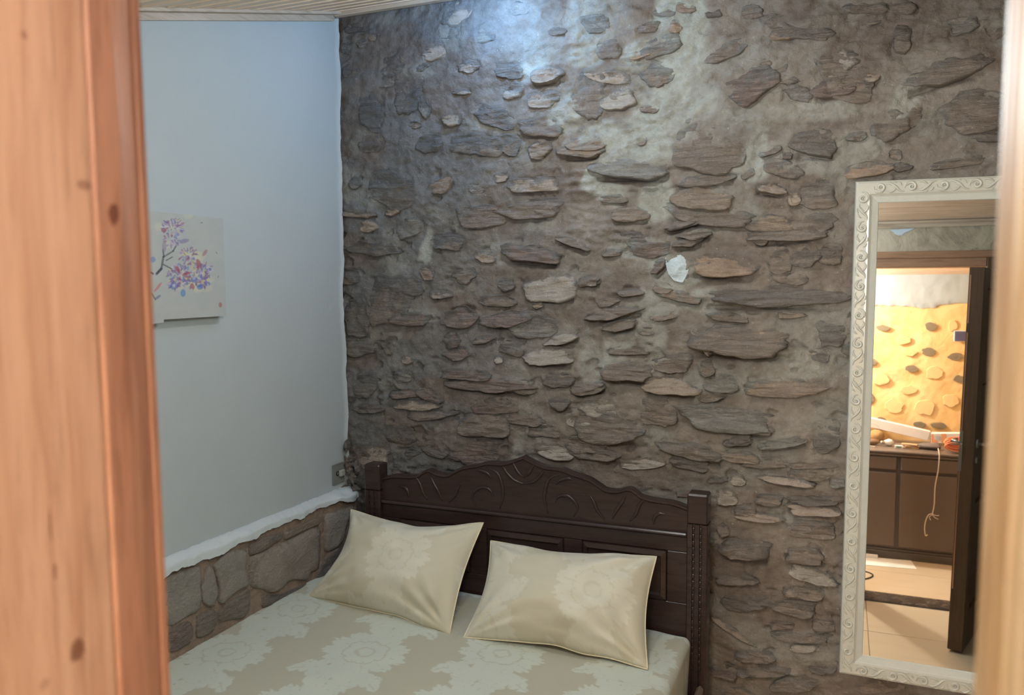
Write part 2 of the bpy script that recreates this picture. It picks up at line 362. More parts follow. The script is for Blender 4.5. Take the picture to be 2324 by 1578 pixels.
crop(1580, 980, .379, [
 (250,60,140,44,0,'d',1.2),(510,65,260,50,8,'g',1.2),(790,60,120,90,0,'d',1),(690,250,210,76,0,'b',.9),(540,290,280,40,-8,'p',1.4),(700,412,290,50,0,'d',1.1),(700,470,290,50,-2,'p',1.4),
 (270,700,290,110,-6,'b',1.6),(160,590,70,64,0,'b',1),(700,590,240,100,-8,'b',.9),(660,740,210,90,-4,'b',1.3),(710,870,260,76,-18,'w',1.1),(220,1190,260,34,-34,'p',1.0),(650,1230,320,56,-4,'b',1.2),
 (640,1292,150,40,0,'w',.9),(410,1430,280,70,0,'b',1.3),(160,1440,150,70,-8,'r',1.1),(250,290,90,60,0,'w',.6),(180,390,110,90,0,'w',.5),(390,520,280,44,-6,'p',1.2),(330,1010,300,110,0,'d',.9),
 (600,1060,260,90,-8,'b',1.1),(240,880,240,60,0,'b',1.2),(650,970,200,70,-5,'t',1.1),(360,1340,220,60,-6,'b',1.2),(600,1500,280,90,3,'b',1.2),(760,1400,150,70,0,'d',1.0),(440,410,160,60,0,'b',1),(300,470,120,60,0,'b',.8),
 (760,1160,120,60,0,'b',1)])
stones = list(exec_stones)
nann = len(stones)
# remaining, less distinct stones between the annotated ones
def clear(px, py, w, h):
    for (sx, sy, sw, sh, *_r) in stones:
        if abs(px - sx) < (w + sw) * .44 and abs(py - sy) < (h + sh) * .44: return False
    return True
tries = 0
while len(stones) < 296 and tries < 9000:
    tries += 1
    px = random.uniform(770, 2330); py = random.uniform(10, 1700)
    if py > 1140 and px < 1600: continue
    low = py > 480
    w = random.uniform(26, 100) * (1.15 if low else .8) * (1.2 if tries < 3000 else .7); h = w * random.uniform(.3, .6) if low else w * random.uniform(.45, .9)
    if not clear(px, py, w, h): continue
    t = random.choice('bbbrdt' if low and px < 1400 else ('bbbdg' if not low and px < 1100 else 'bbbtgr'))
    stones.append((px, py, w, h, random.gauss(0, 8), t, random.uniform(.35, .9) if px > 1000 or py > 600 else .3))

base, pale, brown, slate = [np.array(sc(*c)) * 1.6 for c in ((112, 106, 100), (134, 136, 131), (104, 95, 87), (86, 87, 89))]
earth = np.array(sc(96, 87, 81)) * 1.55; ash = np.array(sc(124, 123, 118)) * 1.35
def tint(GX, GZ):
    tc = np.ones((*GX.shape, 3)) * base
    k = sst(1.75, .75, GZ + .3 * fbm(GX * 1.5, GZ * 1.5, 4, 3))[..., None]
    tc = tc * (1 - k * .75) + brown * k * .75  # browner towards the floor: mortar's own tone with lighting mixed into the colour
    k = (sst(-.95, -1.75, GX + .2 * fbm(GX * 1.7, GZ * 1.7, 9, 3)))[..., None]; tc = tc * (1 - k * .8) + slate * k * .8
    k = (sst(-.05, .5, fbm(GX * 4.5, GZ * 8.5, 21, 4)) * .75)[..., None]; tc = tc * (1 - k) + earth * k
    k = (sst(.12, .6, fbm(GX * 6 + 4, GZ * 8, 33, 4)) * .6)[..., None]; tc = tc * (1 - k) + ash * k
    for (px, py, w, h, a, s_) in [(1560,60,120,240,0,1),(1545,200,110,220,8,1),(1500,260,200,140,20,.9),(1440,335,150,90,25,1),(1480,345,80,100,0,.8),(1712,350,50,130,-12,1),(1700,385,90,60,0,.9),(1400,440,110,80,0,.9),
        (1490,460,110,110,-20,1),(1340,60,120,130,0,.7),(1320,130,110,60,0,.8),(1210,160,90,50,20,1),(1275,260,80,110,0,.7),(1370,310,90,70,30,.8),(1520,620,110,80,0,.7),(1450,570,110,60,0,.6),(1500,690,120,80,0,.7),(1590,690,80,60,0,.7),
        (1400,790,70,140,-15,.7),(1340,840,60,130,0,.6),(1480,760,60,120,0,.6),(1850,250,160,60,0,.5),(2050,230,60,100,0,.6),(1840,360,200,60,-8,.5),(1900,540,80,60,0,.3),(1620,120,160,80,0,.35),(1440,120,80,60,0,.7),(970,550,30,110,-10,.8),
        (1340,405,50,40,60,.9),(1800,830,140,60,10,.35),(1700,880,160,50,0,.3),(1600,900,60,60,0,.5),(1180,1010,40,80,0,.6),(1730,250,160,70,0,.4),(1950,330,90,60,0,.5)]:
        c = onY(px, py, YW); e = onY(px + w / 2, py, YW)[0] - c[0]; f = onY(px, py - h / 2, YW)[2] - c[2]; al = math.radians(a)
        dx, dz = GX - c[0], GZ - c[2]; u = (dx * math.cos(al) + dz * math.sin(al)) / e; v = (-dx * math.sin(al) + dz * math.cos(al)) / f
        d = np.sqrt(u * u + v * v) + .45 * fbm(GX * 9, GZ * 9, a + 2, 4)
        k = (sst(1.2, .75, d) * s_)[..., None]; tc = tc * (1 - k) + pale * k
    return tc
wall_back = empty('wall_back', kind='structure')
SB = []   # wall-space boxes for the mortar
def stone_mesh(st, idx):
    px, py, w, h, ang, tone, rel = st
    NS, NR = 36, 8
    th = np.linspace(0, 2 * math.pi, NS, endpoint=False)
    ex = random.uniform(2.3, 3.4)
    rad = 1 / (np.abs(np.cos(th)) ** ex + np.abs(np.sin(th)) ** ex) ** (1 / ex)
    for _ in range(random.randint(3, 6)):      # facets chopped off the outline
        ta, dd = random.uniform(0, 6.283), random.uniform(.72, 1.0); cc = np.cos(th - ta)
        rad = np.where(cc > .05, np.minimum(rad, dd / np.maximum(cc, .05)), rad)
    rad = rad * 1.10
    s0 = random.uniform(0, 900)
    rad = rad * (1 + .13 * vnoise(np.cos(th) * 1.6 + s0, np.sin(th) * 1.6, s0) + .08 * vnoise(np.cos(th) * 4 + s0, np.sin(th) * 4, 3.3) + .07 * vnoise(np.cos(th) * 9 + s0, np.sin(th) * 9, 7.3))
    rr = np.array([0, .28, .5, .68, .82, .91, .97, 1.0, 1.03])
    a = math.radians(ang)
    U = (rad[None] * np.cos(th)[None] * rr[:, None]); V = (rad[None] * np.sin(th)[None] * rr[:, None])
    du, dv = U * w / 2, V * h / 2
    X = px + du * math.cos(a) - dv * -math.sin(a) * -1 if False else px + du * math.cos(a) - dv * math.sin(a)
    Y = py - (du * math.sin(a) + dv * math.cos(a))
    P = onY(X, Y, YW)                      # wall plane coordinates
    if px > 1870 and py > 380: rel = min(rel, .8)
    if px < 1180 and py < 430: rel *= .6
    hh = rel ** 2.2 * .0110 + .0025
    prof = np.array([1, 1, .97, .90, .76, .58, .36, .05, -.9])[:, None]
    tilt = np.clip(.62 - .5 * V, .12, 1.2)          # leans out towards its lower edge
    lowcut = np.where(V < -.15, 1, 0)
    prof = prof + lowcut * np.array([0, 0, .02, .08, .2, .34, .48, .62, -.3])[:, None]
    xx, zz = P[..., 0], P[..., 2]
    n1 = fbm(xx * 16 + s0, zz * 34, 0, 4, .55); n2 = np.abs(vnoise(xx * 22 + s0, zz * 70 + s0))
    dep = hh * prof * tilt + (n1 * .0075 + (n2 - .4) * .008 * min(1.3, rel + .2)) * sst(1.02, .9, rr)[:, None]
    P[..., 1] = YW - mound(xx, zz) * .55 - dep
    V_ = [P[0, 0]] ; 
    for r in range(1, len(rr)): V_ += list(P[r])
    Fc = [(0, 1 + k, 1 + (k + 1) % NS) for k in range(NS)]
    for r in range(1, len(rr) - 1):
        o0, o1 = 1 + (r - 1) * NS, 1 + r * NS
        Fc += [(o0 + k, o1 + k, o1 + (k + 1) % NS, o0 + (k + 1) % NS) for k in range(NS)]
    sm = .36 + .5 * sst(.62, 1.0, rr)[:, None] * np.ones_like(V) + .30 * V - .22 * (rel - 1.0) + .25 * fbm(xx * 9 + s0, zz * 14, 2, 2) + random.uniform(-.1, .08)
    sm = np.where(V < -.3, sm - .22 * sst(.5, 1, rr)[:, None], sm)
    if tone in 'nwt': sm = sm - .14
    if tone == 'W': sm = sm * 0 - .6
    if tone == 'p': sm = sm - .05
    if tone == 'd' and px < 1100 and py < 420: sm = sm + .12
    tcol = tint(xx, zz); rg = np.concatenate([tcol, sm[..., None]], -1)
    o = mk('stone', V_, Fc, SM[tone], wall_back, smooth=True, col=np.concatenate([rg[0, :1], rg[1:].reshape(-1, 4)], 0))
    c = P[0, 0]; e1 = onY(px + w / 2 * math.cos(a), py - w / 2 * math.sin(a), YW); e2 = onY(px - h / 2 * math.sin(a), py - h / 2 * math.cos(a), YW)
    SB.append((c[0], c[2], np.array([e1[0] - c[0], e1[2] - c[2]]), np.array([e2[0] - c[0], e2[2] - c[2]]), rel))
    return o
def mound(x, z):
    return .012 * fbm(x * 2.6 + 3, z * 2.6, 0, 3) + .006 * fbm(x * 9, z * 11 + 5, 1.0, 4)
for i, st in enumerate(stones): stone_mesh(st, i)
# mortar bed: a relief grid, mounded up around each stone, hollowed under its lower edge
gx = np.concatenate([np.arange(-2.12, .75, .0062), np.arange(.75, 1.75, .02)]); gz = np.concatenate([np.arange(0, .45, .02), np.arange(.45, 3.26, .0062)])
GX, GZ = np.meshgrid(gx, gz)
pit = fbm(GX * 13, GZ * 24, 51, 3); Hh = mound(GX, GZ) - .014 * sst(.62, .82, pit) * sst(2.9, 2.2, GZ) + .0034 * fbm(GX * 38, GZ * 46, 2, 3)
Hh = Hh + (1 - .8 * sst(-.95, -1.3, GX) * sst(2.35, 2.6, GZ)) * sst(-.1, .5, fbm(GX * 2.3, GZ * 3.1, 12, 3)) * (.012 * np.abs(fbm(GX * 8, GZ * 26, 3, 4, .6)) - .003)
for (cx, cz, e1, e2, rel) in SB:
    L1, L2 = np.linalg.norm(e1), np.linalg.norm(e2)
    R = max(L1, L2) * 1.5 + .04
    ix = np.where(np.abs(gx - cx) < R)[0]; iz = np.where(np.abs(gz - cz) < R)[0]
    if not len(ix) or not len(iz): continue
    sl = np.ix_(iz, ix); dx, dz = GX[sl] - cx, GZ[sl] - cz
    u = (dx * e1[0] + dz * e1[1]) / L1 ** 2; v = (dx * e2[0] + dz * e2[1]) / L2 ** 2
    d = (np.abs(u) ** 2.6 + np.abs(v) ** 2.6) ** (1 / 2.6)
    soft = sst(1.35, .9, d)
    Hh[sl] += soft * .0055 * rel * (v > -.2) - soft * (d < 1) * .004
    below = np.exp(-((v + 1.06) / (.010 / L2 + .06)) ** 2) * (np.abs(u) < .95)
    Hh[sl] -= below * .009 * rel
    if rel >= 1.25:      # open hollow under the stones that overhang
        hol = sst(-1.0 - .016 / L2, -1.0 - .004 / L2, v + .25 * u * math.sin(cx * 40) * 0) * sst(-.72, -.86, v) * sst(.88, .6, np.abs(u + .2 * math.sin(cz * 50)))
        Hh[sl] -= hol * (.016 + .014 * min(1, rel - 1.2))
Hh = Hh
GP = np.stack([GX, YW - Hh, GZ], -1)
# colour: browner low down (own tone plus painted lighting), darker to the left, pale fresh cement patches at their places on the wall
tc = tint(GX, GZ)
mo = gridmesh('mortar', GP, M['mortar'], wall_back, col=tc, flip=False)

# ================================================================ LEFT WALL, base ledge
def ceil_z(y): return 2.42 + .281 * (y - .43)
wall_left = empty('wall_left', kind='structure')
ys = np.concatenate([np.arange(.43, 2.9, .05), np.arange(2.9, 3.075, .006)]); zs = np.arange(1.06, 3.24, .012)
YY, ZZ = np.meshgrid(np.linspace(0, 1, 110) ** .35, zs)
edge = 3.082 + .010 * fbm(ZZ * 7, ZZ * 0, 3, 5, .6) + .004 * sst(1.9, 2.6, ZZ)
YY = .43 + (edge - .43) * YY
zl = np.minimum(ZZ, ceil_z(YY) + .01)
XX = -2.082 + .0025 * fbm(YY * 2, ZZ * 2, 1, 3) + .009 * sst(.014, 0, edge - YY)
gridmesh('plaster', np.stack([XX, YY, zl], -1), M['white_wall'], wall_left, flip=True)
MB().box((-2.3, .43, 0), (-2.098, 3.3, 3.3)).build('wall_core', M['mortar'], wall_left)
# whitewashed edge on top of the stone base
base_left = empty('trim_1', kind='structure')
ys = np.linspace(.43, 3.06, 300); vs = np.linspace(0, 1, 14)
YY, VV = np.meshgrid(ys, vs)
front = -2.045 + .035 * sst(2.75, 3.02, YY) + .006 * fbm(YY * 14, YY * 0, 6, 4)
XX = -2.092 + (front + 2.092) * sst(0, .7, VV)
ZL = 1.083 - .012 * (YY - 2) + .006 * fbm(YY * 12, VV, 2, 3) * VV - np.where(VV > .3, (VV - .3) * (.060 + .020 * fbm(YY * 6, YY * 0, 8, 6, .6)), 0)
ZL = ZL - .004 * np.abs(fbm(YY * 40, VV * 6, 3, 3))
gridmesh('whitewash_ledge', np.stack([XX + .002, YY, ZL], -1), M['white_daub'], base_left, flip=True)
# base face (mortar) and its big stones
def baseface(y, z): return -2.058 + .035 * sst(2.75, 3.02, y) + .006 * fbm(y * 5, z * 5, 2, 4) + .002 * fbm(y * 30, z * 30, 2, 3)
zs = np.linspace(0, 1.046, 170); YY, ZZ = np.meshgrid(ys, zs)
colb = np.ones((*YY.shape, 3)) * np.array(sc(152, 134, 120))
gridmesh('mortar_base', np.stack([baseface(YY, ZZ), YY, ZZ], -1), M['mortar'], base_left, col=colb, flip=True)
for (pts, tone, rel) in [
    ([(378,1312),(420,1296),(456,1286),(460,1330),(458,1380),(430,1400),(380,1420)], 'G', .010),
    ([(470,1290),(480,1282),(492,1310),(500,1345),(492,1378),(466,1372),(460,1335)], 'G', .013),
    ([(486,1284),(516,1256),(545,1247),(560,1252),(562,1300),(568,1326),(540,1345),(510,1372),(500,1365),(503,1340),(494,1310)], 'G', .016),
    ([(568,1266),(620,1243),(690,1208),(724,1196),(726,1240),(722,1290),(706,1300),(696,1318),(664,1318),(640,1340),(618,1348),(600,1340),(572,1330)], 'P', .018),
    ([(568,1240),(600,1222),(640,1210),(640,1226),(604,1246),(570,1262)], 'b', .012),
    ([(646,1210),(690,1190),(722,1174),(722,1190),(690,1204),(648,1226)], 't', .014),
    ([(734,1168),(770,1152),(790,1146),(782,1170),(765,1230),(740,1252),(732,1240)], 'G', .014),
    ([(738,1258),(762,1240),(756,1270),(742,1302),(718,1312),(724,1290)], 'd', .012),
    ([(500,1392),(540,1352),(566,1336),(572,1360),(560,1400),(530,1410),(505,1415)], 'b', .012),
    ([(384,1430),(430,1410),(440,1430),(430,1460),(386,1482)], 'r', .010),
    ([(450,1400),(486,1384),(500,1400),(488,1432),(450,1448)], 'b', .010),
    ([(600,1352),(640,1350),(690,1326),(700,1330),(660,1352),(600,1380)], 'd', .012)]:
    pp = spline(pts + [pts[0]], 3)[:-1]
    P = np.array([onX(q[0], q[1], -2.05) for q in pp]); c = P.mean(0); NS = len(P); V_ = []
    s0 = random.uniform(0, 99)
    for rr, pf in ((.02, 1), (.35, 1), (.6, 1), (.8, .96), (.92, .8), (.99, .35), (1.03, -.8)):
        Q = c + (P - c) * rr
        dd = baseface(Q[:, 1], Q[:, 2]) + rel * pf * .8 + .004 * fbm(Q[:, 1] * 18 + s0, Q[:, 2] * 22, 1, 4) * (pf > 0)
        Q[:, 0] = dd; V_ += list(Q)
    Fc = [tuple(range(NS))]
    for r in range(6): Fc += [(r * NS + k, (r + 1) * NS + k, (r + 1) * NS + (k + 1) % NS, r * NS + (k + 1) % NS) for k in range(NS)]
    sm_ = np.repeat(np.array([.05, .08, .14, .28, .45, .6, .7]), NS) + .1 * fbm(np.array(V_)[:, 1] * 12, np.array(V_)[:, 2] * 12, 1, 2)
    cl4 = np.concatenate([np.ones((len(V_), 3)) * np.array(sc(150, 134, 120)), sm_[:, None]], -1)
    so = mk('stone', V_, [f[::-1] for f in Fc], SM[tone], base_left, smooth=True, col=cl4)
# broken corner with an electrical box above the ledge
for (px, py, w, h, t) in [(786,1010,16,26,'d'),(790,1050,18,30,'r'),(800,1085,22,26,'d'),(806,1108,20,14,'d'),(780,1105,22,12,'d'),(793,1070,14,18,'b'),(812,1060,16,30,'d')]:
    c = onY(px, py, 3.05); V_ = []; r0 = w * .0016 * .55
    m = MB(); prof = []
    for i in range(6):
        for kx in range(9):
            ph = math.pi * i / 5; a = 2 * math.pi * kx / 9
            q = 1 + .75 * float(vnoise(math.cos(a) * 2.6 + px, math.sin(a) * 2.6 + i * 1.7, ph * 2))
            V_.append((c[0] + math.sin(ph) * math.cos(a) * w * .0009 * q, c[1] + math.sin(ph) * math.sin(a) * .022 * q, c[2] + math.cos(ph) * h * .0009 * q))
    m.add(V_, [(i * 9 + k_, i * 9 + (k_ + 1) % 9, (i + 1) * 9 + (k_ + 1) % 9, (i + 1) * 9 + k_) for i in range(5) for k_ in range(9)])
    st_ = m.build('stone', SM[t], wall_back); a_ = st_.data.color_attributes.new('tone', 'FLOAT_COLOR', 'POINT'); a_.data.foreach_set('color', np.tile([.12, .11, .1, .2], len(st_.data.vertices)))
sb = empty('socket_box', (-2.078, 2.99, 1.14), label='small grey electrical box set in the white wall above the ledge corner by the bedpost', cat='electrical box')
M['grey_plastic'] = plain('grey_box_plastic', sc(128, 130, 126), .6, nb=.0004)
M['black'] = plain('black_hole', sc(20, 18, 17), .8)
m = MB(); m.box((0, -.03, -.045), (.004, .05, -.041)).box((0, -.03, .041), (.004, .05, .045)).box((0, -.034, -.045), (.004, -.03, .045)).box((0, .05, -.045), (.004, .054, .045)); m.build('rim', M['grey_plastic'], sb)
MB().box((-.003, -.03, -.041), (.001, .05, .041)).build('back_plate', M['grey_plastic'], sb)
MB().lathe([(.011, 0), (.011, .003), (.008, .003), (.008, 0)], 16, Matrix.Translation((.001, .005, 0)) @ Matrix.Rotation(math.pi / 2, 4, 'Y')).build('knockout_ring', M['black'], sb)
MB().box((.001, .012, -.016), (.016, .045, .012), .003).build('connector_block', plain('connector_plastic', sc(170, 170, 160), .5), sb)

# ================================================================ FLOOR, CEILINGS, other walls
def tile_mat():
    n = NT('floor_tile', .22, .5); f = n.noise(2.5, 5, .6, 1.0, (.3, 1, 1)); g = n.noise(9, 5, .6, .6, (.25, 1, 1))
    c = n.mix(f, sc(206, 188, 160), sc(218, 202, 176)); c = n.mix(n.ramp(g, [(.5, (0, 0, 0)), (.75, (.5, .5, .5))]), c, sc(196, 176, 148))
    n.col(c); return n.m
M['tile'] = tile_mat(); M['grout'] = plain('grout', sc(150, 132, 110), .8)
floor = empty('floor', kind='structure')
MB().box((-2.2, -1.2, -.08), (1.8, 3.3, -.006)).build('screed', M['grout'], floor)
t0 = MB().box((0, 0, -.006), (.5955, .5955, 0), .0012).build('tile', M['tile'], floor)
TX0, TY0 = .182 - 4 * .6, 1.02 - 4 * .6
first = True
for i in range(0, 7):
    for j in range(0, 8):
        x, y = TX0 + i * .6, TY0 + j * .6
        sh = .0
        if x > 1.75 or y > 3.15: continue
        o = t0 if first else t0.copy()
        if not first: COL.objects.link(o)
        first = False
        o.location = (x, y, 0)
def marble():
    n = NT('threshold_marble', .25); f = n.noise(14, 6, .65, 1.5)
    n.col(n.ramp(f, [(.3, sc(52, 46, 42)), (.55, sc(86, 76, 68)), (.75, sc(120, 108, 98))])); return n.m
th = MB().box((.115, .325, .0), (.8, .495, .012), .003).build('trim_2', marble()); tag(th, kind='structure')

ceiling = empty('ceiling', kind='structure')
ang = math.atan(.281); cl = math.hypot(1, .281)
nb_ = 28; wy = (3.2 - .26) / nb_
for k in range(nb_):
    y0, y1 = .26 + k * wy, .26 + (k + 1) * wy; g = .0025
    z0, z1 = ceil_z(y0 + g), ceil_z(y1 - g)
    V_ = [(-2.2, y0 + g, z0), (1.8, y0 + g, z0), (1.8, y1 - g, z1), (-2.2, y1 - g, z1)]
    V_ = [(v[0], v[1], v[2] + (.004 if i in (0, 3) else .004)) for i, v in enumerate(V_)] + [(-2.2, y0 + g + .005, z0 - .002), (1.8, y0 + g + .005, z0 - .002), (1.8, y1 - g - .005, z1 - .002), (-2.2, y1 - g - .005, z1 - .002)] + [(v[0], v[1], v[2] + .03) for v in V_]
    Fc = [(4, 5, 6, 7), (0, 1, 5, 4), (2, 3, 7, 6), (1, 2, 6, 5), (3, 0, 4, 7), (8, 11, 10, 9), (0, 8, 9, 1), (2, 10, 11, 3), (1, 9, 10, 2), (3, 11, 8, 0)]
    MB().add(V_, Fc).build('ceiling_board', M['ceiling_wood'], ceiling)
MB().add([(-2.25, .2, ceil_z(.2) + .02), (1.85, .2, ceil_z(.2) + .02), (1.85, 3.3, ceil_z(3.3) + .02), (-2.25, 3.3, ceil_z(3.3) + .02),
          (-2.25, .2, ceil_z(.2) + .08), (1.85, .2, ceil_z(.2) + .08), (1.85, 3.3, ceil_z(3.3) + .08), (-2.25, 3.3, ceil_z(3.3) + .08)],
         [(0, 1, 2, 3), (7, 6, 5, 4), (0, 4, 5, 1), (2, 6, 7, 3), (1, 5, 6, 2), (3, 7, 4, 0)]).build('roof_deck', M['lintel_wood'], ceiling)
# cornices
def sloped(name, x0, x1, ya, yb, h, dz=0):
    V_ = [(x0, ya, ceil_z(ya) - h + dz), (x1, ya, ceil_z(ya) - h + dz), (x1, yb, ceil_z(yb) - h + dz), (x0, yb, ceil_z(yb) - h + dz)]
    V_ += [(v[0], v[1], v[2] + h) for v in V_]
    o = MB().add(V_, [(0, 1, 2, 3), (7, 6, 5, 4), (0, 4, 5, 1), (1, 5, 6, 2), (2, 6, 7, 3), (3, 7, 4, 0)]).build(name, M['cornice'])
    return tag(o, kind='structure')
sloped('trim_3', -2.08, -2.062, .43, 3.04, .035)
sloped('trim_4', -2.062, -2.02, .43, 3.04, .012)
tag(MB().box((-2.06, 3.03, ceil_z(3.05) - .022), (1.7, 3.062, ceil_z(3.05) - .002), .004).build('trim_5', M['cornice']), kind='structure')
tag(MB().box((-2.06, .435, ceil_z(.45) - .045), (1.7, .452, ceil_z(.45) - .002), .005).box((-2.06, .452, ceil_z(.45) - .02), (1.7, .475, ceil_z(.45) - .002), .004).build('trim_6', M['cornice']), kind='structure')

# front wall (with the two openings), rough grey-brown render
def rough_mat():
    n = NT('rough_render', .8, .25); a = n.noise(2.2, 6, .65, 1.2); b = n.noise(7, 5, .6, .5)
    c = n.ramp(a, [(.3, sc(140, 130, 114)), (.5, sc(186, 176, 156)), (.75, sc(204, 196, 178))])
    c = n.mix(n.ramp(b, [(.56, (0, 0, 0)), (.66, (.85, .85, .85))]), c, sc(96, 86, 76))
    n.col(c); n.bump(n.mth('ADD', a, b), .02); return n.m
M['rough'] = rough_mat()
wf = empty('wall_front', kind='structure')
def wbox(name, a, b, m): return MB().box(a, b).build(name, m, wf)
y0, y1 = .262, .43
wbox('wall_panel', (-2.1, y0, 0), (-.50, y1, 2.46), M['rough'])
wbox('wall_panel', (-.50, y0, 2.30), (.09, y1, 2.46), M['rough'])
wbox('wall_panel', (.09, y0, 2.20), (.84, y1, 2.46), M['rough'])
wbox('wall_panel', (.84, y0, 0), (1.75, y1, 2.46), M['rough'])
wr = MB().box((1.70, .43, 0), (1.85, 3.3, 3.3)).build('wall_right', M['white_wall']); tag(wr, kind='structure')
# hole with blue light below the cornice, the light painted as a pale-blue patch
c = (.33, .432, 2.335); V_ = [(.26, .434, 2.372), (.40, .434, 2.378), (.37, .434, 2.362), (.345, .434, 2.352), (.33, .434, 2.338), (.31, .434, 2.336), (.29, .434, 2.345), (.28, .434, 2.36)]
MB().add(V_ + [(v[0], .429, v[2]) for v in V_], [tuple(range(8)), tuple(range(15, 7, -1))] + [(i, i + 8, (i + 1) % 8 + 8, (i + 1) % 8) for i in range(8)]).build('blue_light_hole', plain('blue_light_paint', sc(196, 214, 226), .7), wf)

# ---------------------------------------------------------------- opening 1: the jambs the camera looks between
d1 = empty('door_1', kind='structure')
lw = wood_mat('left_jamb_wood_knots', sc(196, 168, 150), sc(210, 184, 168), sc(172, 138, 118), .5, s=75,
              knots=[((-.447, .3988, 2.045), .8, (.02, .0045, .008)), ((-.447, .3785, 2.062), .45, (.02, .006, .0035)), ((-.447, .3553, 1.766), .7, (.02, .0062, .0085)), ((-.447, .3416, 1.853), .6, (.02, .0009, .013)), ((-.447, .3430, 1.823), .6, (.02, .0016, .006)), ((-.447, .3427, 2.145), .45, (.02, .0025, .003)), ((-.447, .331, 1.755), .3, (.02, .004, .004))])
lw2 = wood_mat('left_stop_wood', sc(160, 122, 104), sc(178, 140, 122), sc(126, 90, 76), .45, s=90, knots=[((-.447, .3988, 2.045), .8, (.02, .0045, .008)), ((-.447, .3785, 2.062), .45, (.02, .006, .0035)), ((-.447, .3553, 1.766), .7, (.02, .0062, .0085)), ((-.447, .3416, 1.853), .6, (.02, .0009, .013)), ((-.447, .3430, 1.823), .6, (.02, .0016, .006)), ((-.447, .3427, 2.145), .45, (.02, .0025, .003)), ((-.447, .331, 1.755), .3, (.02, .004, .004))])
def ljx(z): return -.449 - .0005 * (z - 2)
m = MB()
yb = [.255, .300, .340, .381, .3835]
m.prism([(-.50, .255), (-.4475, .255), (-.4475, .381), (-.4482, .384), (-.50, .384)], 0, 2.30, 'xy'); m.build('jamb_board', lw, d1)
MB().prism([(-.50, .3845), (-.4482, .3845), (-.4462, .3865), (-.4460, .405), (-.4475, .4205), (-.4490, .4215), (-.4490, .4225), (-.4470, .4235), (-.4468, .4285), (-.450, .431), (-.50, .431)], 0, 2.30, 'xy').build('door_stop', lw2, d1)
# right jamb: golden wood with vertical beads
prof = []
for i in range(61):
    y = .262 + i * (.430 - .262) / 60
    x = .0615 + .0016 * math.cos(y * 2 * math.pi / .021) * (1 if y > .30 else .3) + (.0018 if abs(y - .392) < .003 or abs(y - .365) < .002 else 0)
    prof.append((x, y))
prof += [(.090, .430), (.090, .262)]
rj = MB().prism(prof, 0, 2.30, 'xy').build('jamb_board', M['gold_wood'], d1, smooth=False)
for v in rj.data.vertices:
    if v.co.x < .085: v.co.x += .020 * (v.co.z - 1.99) * (1 if v.co.z > 1.99 else .2) - (.0015 if v.co.z < 1 else 0)
rj['label'] = 'golden beaded wooden jamb'
MB().box((-.45, .262, 2.26), (.062, .43, 2.30), .004).build('head', M['left_wood'], d1)
# ---------------------------------------------------------------- opening 2 with its leaf
d2 = empty('door_2', kind='structure')
MB().box((.0905, .255, 0), (.118, .436, 2.20), .004).build('jamb', M['lintel_wood'], d2)
MB().box((.80, .255, 0), (.84, .436, 2.20), .004).build('jamb', M['door_wood'], d2)
MB().box((.118, .255, 2.135), (.80, .440, 2.20), .004).build('head', M['lintel_wood'], d2)
MB().box((.03, .436, 2.19), (.90, .450, 2.235), .004).build('architrave', M['lintel_wood'], d2)
MB().box((.80, .436, 0), (.87, .450, 2.19), .004).build('architrave', M['door_wood'], d2)
leaf = empty('door_leaf', (.797, .45, 0), (0, .0, math.atan2(1.155 - .45, .575 - .80)), label='dark brown wooden door leaf standing open beside the doorway, seen in the mirror', cat='door')
leaf.rotation_euler = (Matrix.Rotation(.021, 3, 'Y') @ Matrix.Rotation(math.atan2(.705, -.225), 3, 'Z')).to_euler()
LW, LT = .735, .075
MB().box((0, -LT, .01), (.11, 0, 2.10), .003).build('stile', M['door_wood'], leaf)
MB().box((LW - .11, -LT, .01), (LW, 0, 2.10), .003).build('stile', M['door_wood'], leaf)
for z in (.01, .70, 1.35, 1.99): MB().box((.11, -LT, z), (LW - .11, 0, z + (.2 if z < .1 else .11)), .003).build('rail', M['door_wood'], leaf)
for (a, b) in ((.21, .70), (.81, 1.35), (1.46, 1.99)): MB().box((.11, -LT + .014, a), (LW - .11, -.014, b), .006).build('panel', M['door_wood'], leaf)
M['steel'] = plain('steel', sc(190, 186, 178), .3, 1, ns=80, var=.05)
M['brass'] = plain('copper_edge', sc(214, 170, 140), .35, 1, var=.05)
m = MB(); m.box((LW, -.012, .35), (LW + .0015, -.006, 1.75)); m.box((LW, -.012, 1.80), (LW + .0015, -.006, 2.06)); m.build('edge_strip', M['brass'], leaf)
m = MB(); m.box((LW, -.017, 1.00), (LW + .002, -.002, 1.22), .0005); m.box((LW, -.014, 1.12), (LW + .012, -.005, 1.15), .002); m.build('lock_plate', M['steel'], leaf)
for s in (1, -1):
    yb = 0 if s > 0 else -LT
    m = MB(); m.tube([(LW - .06, yb, 1.15), (LW - .06, yb + s * .05, 1.15)], .009, 12).tube([(LW - .06, yb + s * .045, 1.15), (LW - .13, yb + s * .05, 1.15), (LW - .18, yb + s * .045, 1.148)], [.009, .008, .007], 12)
    m.build('handle', M['steel'], leaf, smooth=True)
    T = Matrix.Translation((LW - .06, yb, 1.15)) @ Matrix.Rotation(-s * math.pi / 2, 4, 'X')
    MB().lathe([(0, .006), (.022, .006), (.026, 0)], 20, T).build('rosette', M['steel'], leaf)
    MB().lathe([(0, .006), (.016, .006), (.018, 0)], 20, Matrix.Translation((0, 0, -.09)) @ T).build('key_rosette', M['steel'], leaf)
for z in (.25, 1.05, 1.85): MB().tube([(0, -LT - .006, z), (0, -LT - .006, z + .09)], .007, 10).build('hinge', M['steel'], leaf)

